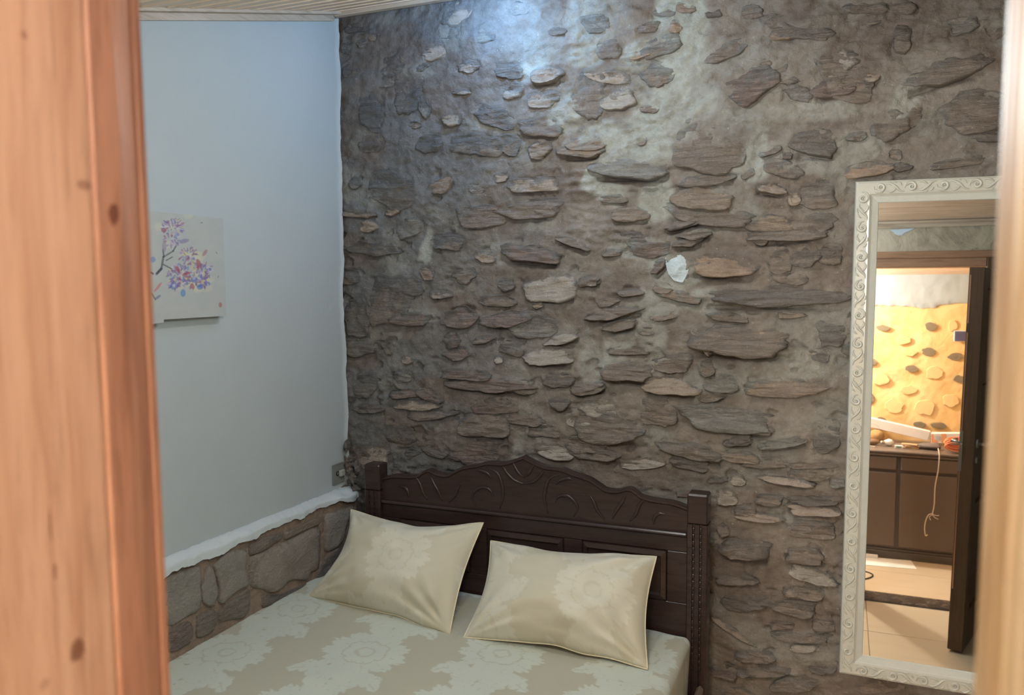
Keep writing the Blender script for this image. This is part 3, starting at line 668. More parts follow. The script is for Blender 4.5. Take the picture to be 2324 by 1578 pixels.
# ================================================================ BED
bed = empty('bed', (0, 0, 0), label='dark wooden double bed with carved arched headboard against the stone wall', cat='bed')
DW = M['dark_wood']
def post(x0, x1):
    y0, y1 = 2.925, 3.0
    g = .006
    w = x1 - x0
    poly = [(x0 + .004, y0), (x0 + .016, y0)]
    for c in (.33, .67):
        cx = x0 + w * c; poly += [(cx - .005, y0), (cx - .003, y0 + g), (cx + .003, y0 + g), (cx + .005, y0)]
    poly += [(x1 - .004, y0), (x1, y0 + .004), (x1, y1 - .004), (x1 - .004, y1), (x0 + .004, y1), (x0, y1 - .004), (x0, y0 + .004)]
    o = MB().prism(poly, .0, 1.10, 'xy').build('post', DW, bed)
    MB().box((x0, y0, 1.10), (x1, y1, 1.213), .006).build('post_top', DW, o)
    m = MB()
    for c in (.33, .67):
        for k in range(22):
            z = .55 + k * .025; m.box((x0 + w * c - .0035, y0 - .0005, z), (x0 + w * c + .0035, y0 + .004, z + .013), .001)
    m.build('groove_beads', DW, o)
post(-1.893, -1.818); post(-.512, -.436)
XL, XR = -1.818, -.512; XC = (XL + XR) / 2
rp = [(1187,1035),(1212,1048),(1237,1058),(1274,1063),(1299,1073),(1336,1085),(1360,1100),(1377,1110),(1402,1112),(1427,1107),(1445,1116),(1456,1125),(1485,1133),(1526,1139),(1557,1151)]
pr = [onY(a, b, 2.955) for a, b in rp]
hx = [(p[0] - XC, p[2]) for p in pr]; hx[0] = (0.0, hx[0][1]); hx[-1] = (XR - XC, hx[-1][1])
hs = spline(hx, 5)
full = [(XC - a, z) for a, z in hs[::-1]] + [(XC + a, z) for a, z in hs[1:]]
poly = [(XL, 1.045)] + full + [(XR, 1.045)]
# crest slab with rounded upper lip: strips between successive outline points
yf, yb = 2.952, 2.985
V_ = []; n = len(full)
for (x, z) in full: V_ += [(x, yf, 1.045), (x, yf, z - .016), (x, yf - .006, z - .010), (x, yf - .005, z - .003), (x, yf + .004, z), (x, yb, z), (x, yb, 1.045)]
Fc = [(i * 7 + k, (i + 1) * 7 + k, (i + 1) * 7 + (k + 1) % 7, i * 7 + (k + 1) % 7) for i in range(n - 1) for k in range(7)] + [tuple(range(7)), tuple((n - 1) * 7 + k for k in range(6, -1, -1))]
MB().add(V_, Fc).build('crest', DW, bed)
for cv in [[(1275,1076),(1248,1086),(1238,1110),(1236,1135),(1244,1166)], [(1261,1142),(1264,1131),(1275,1125),(1291,1127),(1305,1139),(1311,1153),(1303,1172)],
           [(1339,1125),(1348,1139),(1356,1159),(1372,1179)], [(1467,1129),(1451,1147),(1443,1167),(1430,1183)], [(1511,1167),(1495,1166),(1485,1175),(1484,1190)],
           [(1187,1084),(1200,1074),(1212,1054)], [(1187,1099),(1209,1094),(1226,1080),(1236,1066)], [(1300,1090),(1290,1086),(1272,1090),(1262,1100)], [(1420,1125),(1412,1140),(1398,1160),(1390,1178)]]:
    P = [onY(a, b, yf) for a, b in cv]
    for s in (1, -1):
        pts = [(XC + s * max(q[0] - XC, 0.0), yf, max(q[1], 1.062)) for q in spline([(p[0], p[2]) for p in P], 6)]
        k = len(pts); MB().tube(pts, [.0018 + .0055 * math.sin(math.pi * (i + .6) / (k + .2)) for i in range(k)], 8).build('carved_scroll', DW, bed, smooth=True)
m = MB(); m.box((XL, 2.945, .985), (XR, 2.985, 1.045), .003); m.box((XL, 2.932, 1.045), (XR, 2.985, 1.060), .005); m.build('top_rail', DW, bed)
MB().box((XL, 2.945, .56), (XR, 2.985, .79), .003).build('bottom_rail', DW, bed)
px_ = [XL, XL + .085, 0, 0, 0, 0, XR - .075, XR]
pw = (px_[6] - px_[1] - 2 * .075) / 3; panels = [(px_[1] + i * (pw + .075), px_[1] + i * (pw + .075) + pw) for i in range(3)]
for a, b in [(XL, panels[0][0]), (panels[0][1], panels[1][0]), (panels[1][1], panels[2][0]), (panels[2][1], XR)]: MB().box((a, 2.945, .79), (b, 2.985, .985), .002).build('stile', DW, bed)
for a, b in panels:
    e = .022; V_ = [(a, 2.957, .79), (b, 2.957, .79), (b, 2.957, .985), (a, 2.957, .985), (a + .004, 2.942, .794), (b - .004, 2.942, .794), (b - .004, 2.942, .981), (a + .004, 2.942, .981),
          (a + e, 2.936, .79 + e), (b - e, 2.936, .79 + e), (b - e, 2.936, .985 - e), (a + e, 2.936, .985 - e), (a + e + .005, 2.95, .795 + e), (b - e - .005, 2.95, .795 + e), (b - e - .005, 2.95, .98 - e), (a + e + .005, 2.95, .98 - e)]
    Fc = [(12, 13, 14, 15)] + [(r * 4 + k, r * 4 + (k + 1) % 4, r * 4 + 4 + (k + 1) % 4, r * 4 + 4 + k) for r in range(3) for k in range(4)]
    MB().add(V_, Fc).build('raised_panel', DW, bed)
SR = plain('side_rail_wood', sc(120, 104, 90), .45, nb=.0003)
m = MB(); m.box((-.468, 1.12, .34), (-.444, 2.93, .495), .01); m.build('side_rail', SR, bed)
m = MB(); m.box((-1.96, 1.12, .34), (-1.94, 2.93, .50), .01); m.build('side_rail', DW, bed)
MB().box((-1.95, 1.08, .02), (-.44, 1.12, .62), .006).build('footboard', DW, bed)
for x in (-1.95, -.50):
    MB().box((x, 1.07, 0), (x + .06, 1.13, .66), .006).build('leg', DW, bed)
for k in range(10): MB().box((-1.94, 1.2 + k * .17, .34), (-.468, 1.27 + k * .17, .36), .003).build('slat', SR, bed)
mt = MB().box((-1.93, 1.14, .362), (-.496, 2.915, .645), .04).build('mattress', plain('mattress_fabric', sc(200, 198, 190), .8), None)
tag(mt, 'thick mattress under the cream damask bedspread', 'mattress')

# ---------------------------------------------------------------- damask
def flower(u, v, R):
    r = np.sqrt(u * u + v * v) / R; t = np.arctan2(v, u)
    n = 11
    out = .76 + .24 * np.abs(np.cos(t * n / 2)) ** .5 + .06 * np.abs(np.cos(t * n * 1.5)) + .03 * np.cos(t * n * 4)
    m = sst(out + .015, out - .015, r)
    m = m * (1 - .75 * (np.abs(np.sin(t * n / 2)) < .10 * (1.25 - r)) * (r > .45) * (r < .97))
    n2 = 7; in2 = .46 + .1 * np.abs(np.cos(t * n2 / 2 + .5)) ** .6
    m = m * (1 - .7 * (np.abs(r - in2) < .022))
    m = m * (1 - .6 * (np.abs(r - .2) < .03))
    return m
def leafm(u, v, ang, L, Wd):
    c, s = math.cos(ang), math.sin(ang); a = (u * c + v * s) / L; b = (-u * s + v * c) / Wd
    b = b - .5 * np.sin(a * 2.6)
    w = np.clip(1 - a * a, 0, 1) ** .5 * (.58 + .42 * np.abs(np.sin(a * 10 + b * 1.5)) ** .6)
    m = sst(w + .03, w - .03, np.abs(b)) * (np.abs(a) < 1)
    return m * (1 - .55 * (np.abs(b) < .07)) * (1 - .4 * (np.abs(np.sin(a * 10 + b * 3)) < .16) * (np.abs(b) > .15))
def damask(X, Y, ox, oy, dx=.43, dy=.40, sc_=1.0):
    X = (X - ox) / sc_; Y = (Y - oy) / sc_
    X = X + .006 * vnoise(X * 60, Y * 60); Y = Y + .006 * vnoise(X * 60 + 7, Y * 60 + 3)
    m = np.zeros_like(X)
    for ci in (-1, 0, 1):
        i = np.round(X / dx) + ci
        offy = np.where(np.mod(i, 2) > .5, dy / 2, 0)
        for cj in (-1, 0, 1):
            j = np.round((Y - offy) / dy) + cj
            u = X - i * dx; v = Y - offy - j * dy
            m = np.maximum(m, flower(u, v, .145))
            for sx in (1, -1):
                m = np.maximum(m, leafm(sx * u - .05, v - dy * .47, .6, .125, .048)); m = np.maximum(m, leafm(sx * u - .06, v + dy * .40, -.5, .12, .042))
                m = np.maximum(m, leafm(sx * u - .035, v - dy * .5, 1.5, .07, .035))
    return m
def fabric_mat(name, ca, cb, bmp=.0004):
    n = NT(name, .8, .2); n.b.inputs['Sheen Weight'].default_value = .15; t = n.attr('tone')
    s = n.n('ShaderNodeSeparateColor'); n.l(t, s.inputs[0]); g = n.noise(900, 2)
    n.col(n.mix(s.outputs[0], ca, cb)); n.l(n.mth('SUBTRACT', .82, n.mth('MULTIPLY', s.outputs[0], .3)), n.b.inputs['Roughness']); n.bump(g, bmp); return n.m
fb = fabric_mat('damask_bedspread', sc(184, 182, 164), sc(202, 208, 196))
fp = fabric_mat('damask_pillowcase', sc(206, 200, 178), sc(216, 212, 194))
# bedspread surface: across (s) and along (y)
def topz(x): return .735 - .066 * (x + 2.06) / 1.56
ysb = np.arange(1.13, 2.928, .0045)
xs = np.concatenate([np.arange(-2.06, -.53, .0045)])
prof_x = list(xs); prof_z = [topz(x) for x in xs]; plen = list(xs)
R_ = .028; xe = -.522; ze = topz(xe)
for k in range(1, 9):
    a = k / 8 * math.pi / 2; prof_x.append(xe + R_ * math.sin(a)); prof_z.append(ze - R_ + R_ * math.cos(a)); plen.append(xe + R_ * a)
for k in range(1, 60):
    prof_x.append(xe + R_ + .0001 * k); prof_z.append(ze - R_ - k * .0058); plen.append(xe + R_ * 1.57 + k * .0058)
PX, PY = np.meshgrid(prof_x, ysb); PZ, _ = np.meshgrid(prof_z, ysb); PL, _ = np.meshgrid(plen, ysb)
side = sst(-.50, -.44, PL)
PX = PX + side * (.010 * np.sin(PY * 16 + 2 * np.sin(PY * 5)) * sst(0, .3, PL + .5) + .006 * vnoise(PY * 14, PL * 3))
PZ = PZ + (1 - side) * (.004 * fbm(PX * 3, PY * 3, 1, 3) + .002 * fbm(PX * 9, PY * 9, 5, 2) - .006 * np.exp(-((PX + 1.27 - .1 * (PY - 2.7)) / .02) ** 2) * sst(2.3, 2.8, PY))
dm = damask(PL, PY, -1.507, 2.309)
def closed_sheet(name, P, D, m, off):
    ny, nx = P.shape[:2]
    def ring(A): return np.concatenate([A[:, :1] , A, A[:, -1:]], 1)
    top, bot = P, P + off
    # wrap: bottom layer mirrored behind the top one, ends closed by short rows
    A = np.concatenate([top, bot[:, ::-1], top[:, :1]], 1); Dd = np.concatenate([D, D[:, ::-1], D[:, :1]], 1)
    me_o = gridmesh(name, A, m, None, col=np.repeat(Dd[..., None], 3, -1))
    import bmesh
    bm = bmesh.new(); bm.from_mesh(me_o.data); bmesh.ops.remove_doubles(bm, verts=bm.verts, dist=1e-6)
    for y in (0, ny - 1):
        pass
    bmesh.ops.holes_fill(bm, edges=[e for e in bm.edges if e.is_boundary]); bmesh.ops.recalc_face_normals(bm, faces=bm.faces)
    bm.to_mesh(me_o.data); bm.free(); return me_o
OFF = np.stack([-.005 * side, PX * 0, -.005 * (1 - side)], -1)
bs = closed_sheet('bedspread', np.stack([PX, PY, PZ], -1), dm, fb, OFF)
tag(bs, 'cream damask bedspread with large floral medallions covering the bed', 'bedspread')

# ---------------------------------------------------------------- pillows
def pillow(TL, TR, BR, BL, th, seed, label, edges):
    n = 90
    u, v = np.meshgrid(np.linspace(0, 1, n), np.linspace(0, 1, n))   # v down
    TL, TR, BR, BL = map(np.array, (TL, TR, BR, BL))
    P = ((1 - u) * (1 - v))[..., None] * TL + (u * (1 - v))[..., None] * TR + (u * v)[..., None] * BR + ((1 - u) * v)[..., None] * BL
    ax = (TR - TL + BR - BL) / 2; ay = (BL - TL + BR - TR) / 2
    nn = np.cross(ax, ay); nn /= np.linalg.norm(nn)
    if nn[1] > 0: nn = -nn
    # edge shape: sags inwards between the corners
    top, right, bot, left = edges
    su, sv = np.sin(np.pi * u), np.sin(np.pi * v)
    P = P + (ay * .0)[None, None] + (1 - v)[..., None] ** 2 * ((top * su) + .028 * vnoise(u * 5 + seed, v * 0) * su)[..., None] * ay + v[..., None] ** 2 * ((-bot * su) + .022 * vnoise(u * 6 + seed, v * 0 + 4) * su)[..., None] * ay
    P = P + ((1 - u) ** 2 * left * sv)[..., None] * ax - (u ** 2 * right * sv)[..., None] * ax
    bulge = (np.clip(1 - np.abs(2 * u - 1) ** 2.6, 0, 1) * np.clip(1 - np.abs(2 * v - 1) ** 2.6, 0, 1)) ** .62
    corner = np.minimum(1, np.minimum(np.minimum(u, 1 - u), np.minimum(v, 1 - v)) * 12)
    wr = .016 * fbm(u * 3 + seed, v * 3, 2, 3) + .010 * sst(.2, 0, v) * np.sin(u * 26 + 5 * vnoise(u * 3, v * 3)) * corner
    wr = wr + .020 * sst(.6, 1, v) * vnoise(u * 4 + v * 3 + seed, v * 9) * corner + .026 * sst(.7, .97, u) * vnoise(u * 8 + seed, v * 7 + u * 3) * corner
    wr = wr + .005 * sst(.5, 1, v) * np.sin((v * 24 + u * 5) + 3 * vnoise(u * 4, v * 4 + seed)) * corner * sst(.25, 0, np.abs(u - (.12 if seed == 1 else .9)))
    for k_, (u0, v0) in enumerate(((0, 0), (1, 0), (1, 1), (0, 1))):
        du, dv = np.abs(u - u0), np.abs(v - v0); d_ = np.hypot(du, dv * .8); an = np.arctan2(dv, du + 1e-6)
        wr = wr + .013 * np.sin(an * (9 + 2 * k_) + seed * 3 + k_) * np.exp(-(d_ / .30) ** 2) * sst(.03, .14, d_)
    fr = bulge * th + wr * (.25 + .75 * bulge) * corner
    Pf = P + nn * fr[..., None]; Pb = P - nn * (bulge * th * .28 + .002)[..., None]
    dm = damask(u * np.linalg.norm(ax), v * np.linalg.norm(ay), .28 + .1 * seed, .2, sc_=1)
    A = np.concatenate([Pf, Pb[::-1][1:]], 0); D = np.concatenate([dm, dm[::-1][1:]], 0)
    o = gridmesh('pillow', A, fp, None, col=np.repeat(D[..., None], 3, -1), flip=False)
    # seam piping around the edge
    ring = [P[0, i] for i in range(0, n, 3)] + [P[i, n - 1] for i in range(0, n, 3)] + [P[n - 1, i] for i in range(n - 1, 0, -3)] + [P[i, 0] for i in range(n - 1, 0, -3)] + [P[0, 0]]
    MB().tube([tuple(p) for p in ring], .003, 6).build('seam', fpp, o, smooth=True)
    return tag(o, label, 'pillow', 'pillows leaning on the headboard')
fpp = plain('pillow_seam', sc(226, 214, 184), .8)
bl = onZ(695, 1355, .725); br = onZ(1020, 1442, .70); bl2 = onZ(1052, 1447, .70); br2 = onZ(1470, 1520, .675)
pillow(onY(797, 1157, 2.885), onY(1097, 1187, 2.865), br, bl, .115, 1, 'cream pillow leaning left, beside the low stone ledge', (.10, .03, .03, .10))
pillow(onY(1114, 1228, 2.875), onY(1490, 1264, 2.875), br2, bl2, .125, 2, 'cream pillow on the right, nearest the tall mirror', (.045, .035, .05, .045))

# ================================================================ MIRROR
n_ = Vector((-6.6e-5, -.99988, .01534)).normalized()
MO = Vector((.017, 3.02, .59))
ux = Vector((math.cos(math.radians(.379)), 0, -math.sin(math.radians(.379)))); ux = (ux - n_ * ux.dot(n_)).normalized(); uz = (-n_).cross(ux) * -1
if uz.z < 0: uz = -uz
RT = Matrix(((ux.x, -n_.x, uz.x, MO.x), (ux.y, -n_.y, uz.y, MO.y), (ux.z, -n_.z, uz.z, MO.z), (0, 0, 0, 1)))
mir = bpy.data.objects.new('mirror', None); COL.objects.link(mir); mir.matrix_world = RT
tag(mir, 'tall mirror in a cream carved scroll frame hung on the stone wall', 'mirror')
MW, MH, B1, B2 = .66, 1.735, .052, .076
M['cream'] = plain('cream_gloss_paint', sc(194, 193, 182), .2, nb=.0002, ns=160, var=.06)
M['cream2'] = plain('cream_textured_paint', sc(196, 198, 190), .5, nb=.0012, ns=260, var=.06)
def fprof(u):  # frame cross-section: u distance from outer edge -> height towards the room (-y)
    return np.interp(u, [0, .003, .010, .040, .048, .053, .074, .076], [.0, .014, .019, .019, .020, .013, .006, .0])
def frame_side(a, b, name):
    pass
pu = [0, .003, .010, .025, .040, .046, .0515]; pv = [.0515, .055, .065, .074, .0755]
def mitred(name, us, mt):
    # four mitred members
    cs = [((0, 0), (MW, 0), (0, 1)), ((MW, 0), (MW, MH), (-1, 0)), ((MW, MH), (0, MH), (0, -1)), ((0, MH), (0, 0), (1, 0))]
    for (p, q, d) in cs:
        t = (np.sign(q[0] - p[0]), np.sign(q[1] - p[1])); V_ = []
        for u in us:
            for e, sg in ((p, 1), (q, -1)):
                V_.append((e[0] + d[0] * u + t[0] * u * sg, -float(fprof(u)), e[1] + d[1] * u + t[1] * u * sg))
        for u in (us[-1], us[0]):
            for e, sg in ((p, 1), (q, -1)): V_.append((e[0] + d[0] * u + t[0] * u * sg, .010, e[1] + d[1] * u + t[1] * u * sg))
        k = len(us) + 2
        Fc = [(2 * i, 2 * i + 1, 2 * ((i + 1) % k) + 1, 2 * ((i + 1) % k)) for i in range(k)] + [tuple(range(0, 2 * k, 2)), tuple(range(2 * k - 1, 0, -2))]
        MB().add(V_, Fc).build(name, mt, mir)
mitred('frame_outer_moulding', pu, M['cream']); mitred('frame_inner_moulding', pv, M['cream2'])
glass = NT('mirror_glass', .015, .5, 1); glass.col((.90, .89, .86))
MB().box((.070, -.0005, .070), (MW - .070, .004, MH - .070)).build('mirror_glass', glass.m, mir)
# carved scroll unit, length 1 unit = .098 m along x, band width .044
def scroll_unit():
    m = MB(); R0 = .0175
    for (a0, a1, r0, r1, w, cx, cy) in ((200, 620, R0, .004, .0030, .030, .001), (170, 300, R0 + .004, R0 + .001, .0018, .030, .001), (215, 500, R0 - .004, .006, .0018, .030, .0)):
        k = 26; pts = []; rs = []
        for i in range(k + 1):
            t = i / k; a = math.radians(a0 + (a1 - a0) * t); r = r0 + (r1 - r0) * t ** .8
            pts.append((cx + r * math.cos(a), -.0195 - .0015 * math.sin(math.pi * t), cy + r * math.sin(a))); rs.append(w * (.45 + .6 * math.sin(math.pi * min(1, t * .9 + .1))))
        m.tube(pts, [1.5 * q for q in rs], 6)
    for (P, w) in (([(.046, -.0195, .010), (.060, -.021, .012), (.076, -.021, .002), (.090, -.0195, -.012), (.104, -.0195, -.015)], .0028), ([(.050, -.0195, -.012), (.060, -.0205, -.016), (.072, -.0205, -.010), (.082, -.0195, .004)], .0022),
                   ([(.060, -.0195, .006), (.070, -.021, .002), (.078, -.0195, -.008)], .002), ([(.082, -.0195, .016), (.090, -.0205, .012), (.096, -.0195, .004)], .002), ([(.062, -.0195, .018), (.072, -.0205, .018), (.080, -.0195, .014)], .0016)):
        pts = spline(P, 5); k = len(pts); m.tube([tuple(p) for p in pts], [w * (.3 + math.sin(math.pi * i / (k - 1))) * 1.2 for i in range(k)], 6)
    m.tube([(.031, -.0195, .0), (.033, -.0225, .001), (.034, -.0195, .002)], [.002, .0038, .002], 8)
    return m.build('carved_scroll', M['cream'], mir, smooth=True)
proto = scroll_unit()
def placeu(x, z, rot, flip, first=[True]):
    o = proto if first[0] else proto.copy()
    if not first[0]: COL.objects.link(o)
    first[0] = False
    o.location = (x, 0, z); o.rotation_euler = (0, rot, 0); o.scale = (1, 1, -1 if flip else 1)
nv = 17; st = (MH - .05) / nv
for k in range(nv):
    placeu(.026, MH - .030 - k * st, math.pi / 2, k % 2 == 0)
    placeu(MW - .026, MH - .030 - k * st, math.pi / 2, k % 2 == 1)
nh = 6; sh = (MW - .09) / nh
for k in range(nh):
    placeu(.048 + k * sh, MH - .026, 0, k % 2 == 1)
    placeu(.048 + k * sh, .026, 0, k % 2 == 0)

# ================================================================ PAINTINGS
def canvas_art(px, py):
    """colour of the painted canvas at photo position (numpy)"""
    c = np.ones((*px.shape, 3)) * np.array(sc(176, 180, 178))
    c += (.012 * fbm(px * .05, py * .05, 1, 3))[..., None]
    r = np.random.default_rng(3)
    def dab(x, y, w, h, a, colr, op=.85):
        op *= .72; colr = tuple(.80 * q + .20 * 150 for q in colr)
        nonlocal c
        al = math.radians(a); dx, dy = px - x, -(py - y)
        u = (dx * math.cos(al) + dy * math.sin(al)) / w; v = (-dx * math.sin(al) + dy * math.cos(al)) / h
        k = (sst(1.15, .8, np.sqrt(u * u + v * v)) * op)[..., None]; c = c * (1 - k) + np.array(sc(*colr)) * k
    s = 1 / 5.26
    X = lambda x: 330 + x * s; Y = lambda y: 460 + y * s
    for (x, y, w, h) in ((340, 300, 170, 120), (560, 650, 210, 160), (400, 880, 190, 160), (700, 860, 140, 200), (600, 1000, 200, 60)):
        for i in range(5): dab(X(x + r.normal() * w * .5), Y(y + r.normal() * h * .5), 12, 9, 0, (214, 212, 176), .5)
    br = (52, 54, 66)
    for (a, b, w) in (((135, 850), (190, 790), 3.2), ((190, 790), (215, 650), 2.8), ((215, 650), (330, 580), 2.2), ((330, 580), (370, 510), 1.8), ((215, 740), (310, 790), 2), ((250, 690), (320, 650), 1.6), ((210, 560), (220, 640), 2), ((60, 830), (90, 850), 2.2), ((80, 1090), (120, 1160), 1.8)):
        n = 6
        for i in range(n + 1):
            t = i / n; dab(X(a[0] + (b[0] - a[0]) * t), Y(a[1] + (b[1] - a[1]) * t), w, w, 0, br, .95)
    pal = [(84, 112, 176), (110, 100, 168), (140, 108, 160), (150, 60, 84), (176, 150, 196), (92, 130, 190), (206, 200, 220), (208, 196, 120), (120, 84, 140)]
    def flower_(cx, cy, R, n, seed):
        n = int(n * 1.8)
        q = np.random.default_rng(seed)
        for i in range(n):
            a = q.uniform(0, 360); rr = R * math.sqrt(q.uniform(0.02, 1)); colr = pal[q.integers(len(pal))]
            dab(X(cx + rr * math.cos(math.radians(a))), Y(cy - rr * math.sin(math.radians(a)) * .9), q.uniform(2.6, 5.8), q.uniform(1.2, 2.6), a + q.normal() * 25, colr, .85)
    flower_(330, 300, 130, 46, 1); flower_(320, 440, 100, 22, 2); flower_(520, 640, 120, 34, 3); flower_(400, 870, 150, 60, 4); flower_(690, 800, 110, 40, 5); flower_(600, 900, 150, 50, 6); flower_(700, 940, 90, 26, 7); flower_(340, 980, 70, 14, 8)
    for (x, y, w, h, a, colr) in [(460, 460, 12, 5, 12, (128, 116, 172)), (225, 520, 5, 14, 0, (150, 130, 160)), (450, 1080, 6, 9, 0, (60, 128, 196)), (650, 1010, 7, 6, 0, (64, 110, 190)), (490, 850, 11, 3.5, 18, (170, 50, 66)), (640, 730, 5, 12, 25, (160, 56, 76)),
                                  (390, 800, 4, 9, 30, (166, 60, 70)), (220, 330, 6, 5, 0, (160, 56, 80)), (710, 600, 4, 9, -35, (160, 110, 110)), (340, 1000, 8, 8, 0, (70, 104, 180)), (340, 990, 3.5, 4, 0, (206, 200, 224)), (580, 920, 8, 7, 0, (80, 120, 186)), (580, 905, 4, 4, 0, (190, 170, 214)),
                                  (90, 680, 6, 7, 0, (86, 126, 190)), (150, 1010, 3, 14, -38, (200, 100, 104)), (150, 1130, 8, 3, 35, (90, 96, 150)), (560, 1000, 5, 7, 30, (160, 60, 80))]:
        dab(X(x), Y(y), w, h, a, colr, .95)
    dab(X(895), Y(1222), 4, 6, 0, (176, 84, 74), .95)
    for (x, y, a) in ((670, 240, 0), (850, 600, -45), (868, 885, 65)): dab(X(x), Y(y), 3.2, .9, a, (60, 62, 76), .9)
    return np.clip(c, 0, 1)
def canvas_mat():
    n = NT('painted_canvas', .75, .25); n.col(n.attr('tone')); n.bump(n.noise(1400, 2), .0002); return n.m
cm = canvas_mat(); cs_ = plain('canvas_side', sc(176, 180, 178), .8)
def canvas(name, xf, corners, label):
    TL, TR, BR, BL = [np.array(onX(a, b, xf)) for a, b in corners]
    ny_, nx_ = 230, max(40, int((corners[1][0] - corners[0][0]) * 1.1))
    u, v = np.meshgrid(np.linspace(0, 1, nx_), np.linspace(0, 1, ny_))
    P = ((1 - u) * (1 - v))[..., None] * TL + (u * (1 - v))[..., None] * TR + (u * v)[..., None] * BR + ((1 - u) * v)[..., None] * BL
    d = P - C0; cc = d @ M3
    px, py = W / 2 + F * cc[..., 0] / cc[..., 1], H / 2 - F * cc[..., 2] / cc[..., 1]
    root = empty(name, label=label, cat='painting')
    gridmesh('canvas', P, cm, root, col=canvas_art(px, py), smooth=False, flip=True)
    b = -2.075
    q = [TL, TR, BR, BL]; V_ = [tuple(p + np.array([-.0006, 0, 0])) for p in q] + [(b, p[1], p[2]) for p in q]
    MB().add(V_, [(0, 1, 2, 3), (7, 6, 5, 4), (0, 4, 5, 1), (1, 5, 6, 2), (2, 6, 7, 3), (3, 7, 4, 0)]).build('stretcher', cs_, root)
    return root
canvas('painting', -2.045, [(352, 480), (506, 496), (514, 717), (368, 726)], 'canvas of blue and purple blossoms with a red seal on the white wall')
canvas('painting', -2.020, [(300, 474), (360, 480), (372, 732), (306, 741)], 'canvas partly hidden by the red wooden jamb, left one on the white wall')

# ================================================================ HALL (seen in the mirror)
HW = -1.1
wh = empty('wall_hall', kind='structure')
def orange_mat():
    n = NT('orange_paint', .7, .3); a = n.noise(3.5, 5, .6, .8); b = n.noise(9, 5)
    c = n.ramp(a, [(.3, sc(232, 190, 128)), (.5, sc(240, 202, 142)), (.7, sc(246, 214, 160))]); n.col(n.mix(n.ramp(b, [(.55, (0, 0, 0)), (.8, (.4, .4, .4))]), c, sc(214, 176, 124))); n.bump(n.mth('ADD', a, b), .01); return n.m
M['orange'] = orange_mat()
gxx, gzz = np.meshgrid(np.linspace(-1.6, 1.8, 300), np.linspace(0, 2.2, 200))
gridmesh('orange_render', np.stack([gxx, HW + .010 * fbm(gxx * 3, gzz * 3, 1, 4), gzz], -1), M['orange'], wh, flip=True)
u = np.linspace(-1.6, 1.8, 300); v = np.linspace(0, 1, 14); UU, VV = np.meshgrid(u, v)
low = 1.90 + .022 * fbm(UU * 6, UU * 0, 2, 5, .6)
gridmesh('white_band', np.stack([UU, HW + .016 + .004 * fbm(UU * 8, VV * 3, 1, 3) - .012 * (VV < .05), low + (2.24 - low) * VV], -1), M['white_wall'], wh, flip=True)
M['grey_patch'] = plain('bare_stone', sc(136, 122, 98), .8, nb=.003, ns=40)
M['pale_patch'] = plain('ghost_stone', sc(238, 204, 146), .8, nb=.002, ns=40)
for (x, z, w, h, mk_) in [(.302,1.711,.10,.05,0),(.647,1.73,.09,.07,0),(.634,1.527,.10,.065,0),(.827,1.494,.11,.06,0),(.227,1.43,.065,.06,0),(.519,1.389,.10,.06,0),(.86,1.32,.09,.06,0),(.212,1.134,.09,.09,0),(.18,1.70,.04,.06,0),(.16,1.58,.03,.05,0),
                          (.59,.94,.09,.05,0),(.72,.945,.12,.05,0),(.30,.93,.12,.10,0),(.80,1.74,.07,.09,1),(.68,1.36,.12,.10,1),(.30,1.30,.12,.10,1),(.50,1.22,.12,.07,1),(.40,1.08,.14,.10,1),(.62,1.08,.14,.12,1),(.80,1.15,.12,.10,1),(.45,1.62,.12,.08,1),(.5,1.52,.1,.06,1)]:
    N = 18; V_ = []
    for rr, yy in ((1.0, .004), (.97, .012), (.02, .0125)):
        for k in range(N):
            a = 2 * math.pi * k / N; q = (1 + .22 * float(vnoise(math.cos(a) * 1.7 + x * 31, math.sin(a) * 1.7 + z * 17)) + .1 * float(vnoise(math.cos(a) * 5 + x * 31, math.sin(a) * 5)))
            V_.append((x + w / 2 * rr * q * math.cos(a), HW + yy, z + h / 2 * rr * q * math.sin(a)))
    MB().add(V_, [(r * N + k, r * N + (k + 1) % N, (r + 1) * N + (k + 1) % N, (r + 1) * N + k) for r in range(2) for k in range(N)] + [tuple(2 * N + k for k in range(N))]).build('stone', M['pale_patch'] if mk_ else M['grey_patch'], wh, smooth=False)
MB().box((-1.75, -1.3, 0), (-1.6, .26, 2.5)).build('hall_side', M['orange'], wh)
MB().box((1.8, -1.3, 0), (1.95, .26, 2.5)).build('hall_side', M['orange'], wh)
MB().box((-1.75, -1.3, 0), (1.95, HW - .03, 2.3)).build('wall_core', M['orange'], wh)
hc = empty('ceiling_hall', kind='structure')
def hz(y): return 2.135 + .19 * (y + 1.1)
for k in range(12):
    a, b = -1.12 + k * .115, -1.12 + (k + 1) * .115 - .004; b = min(b, .262)
    V_ = [(-1.75, a, hz(a)), (1.95, a, hz(a)), (1.95, b, hz(b)), (-1.75, b, hz(b))]; V_ += [(p[0], p[1], p[2] + .03) for p in V_]
    MB().add(V_, [(0, 1, 2, 3), (7, 6, 5, 4), (0, 4, 5, 1), (1, 5, 6, 2), (2, 6, 7, 3), (3, 7, 4, 0)]).build('ceiling_board', M['ceiling_wood'], hc)
MB().box((-1.75, -1.3, 2.42), (1.95, .262, 2.45)).build('roof_deck', M['lintel_wood'], hc)

# switch plate
sw = empty('switch_plate', (.85, HW + .022, 1.657), label='dark blue switch box on the orange hall wall, seen in the mirror', cat='switch')
MB().box((-.045, 0, -.043), (.045, .010, .043), .003).build('plate', plain('white_trim_plastic', sc(210, 208, 206), .4), sw)
MB().box((-.040, .008, -.038), (.040, .014, .038), .003).build('cover', plain('blue_plastic', sc(84, 84, 112), .4), sw)

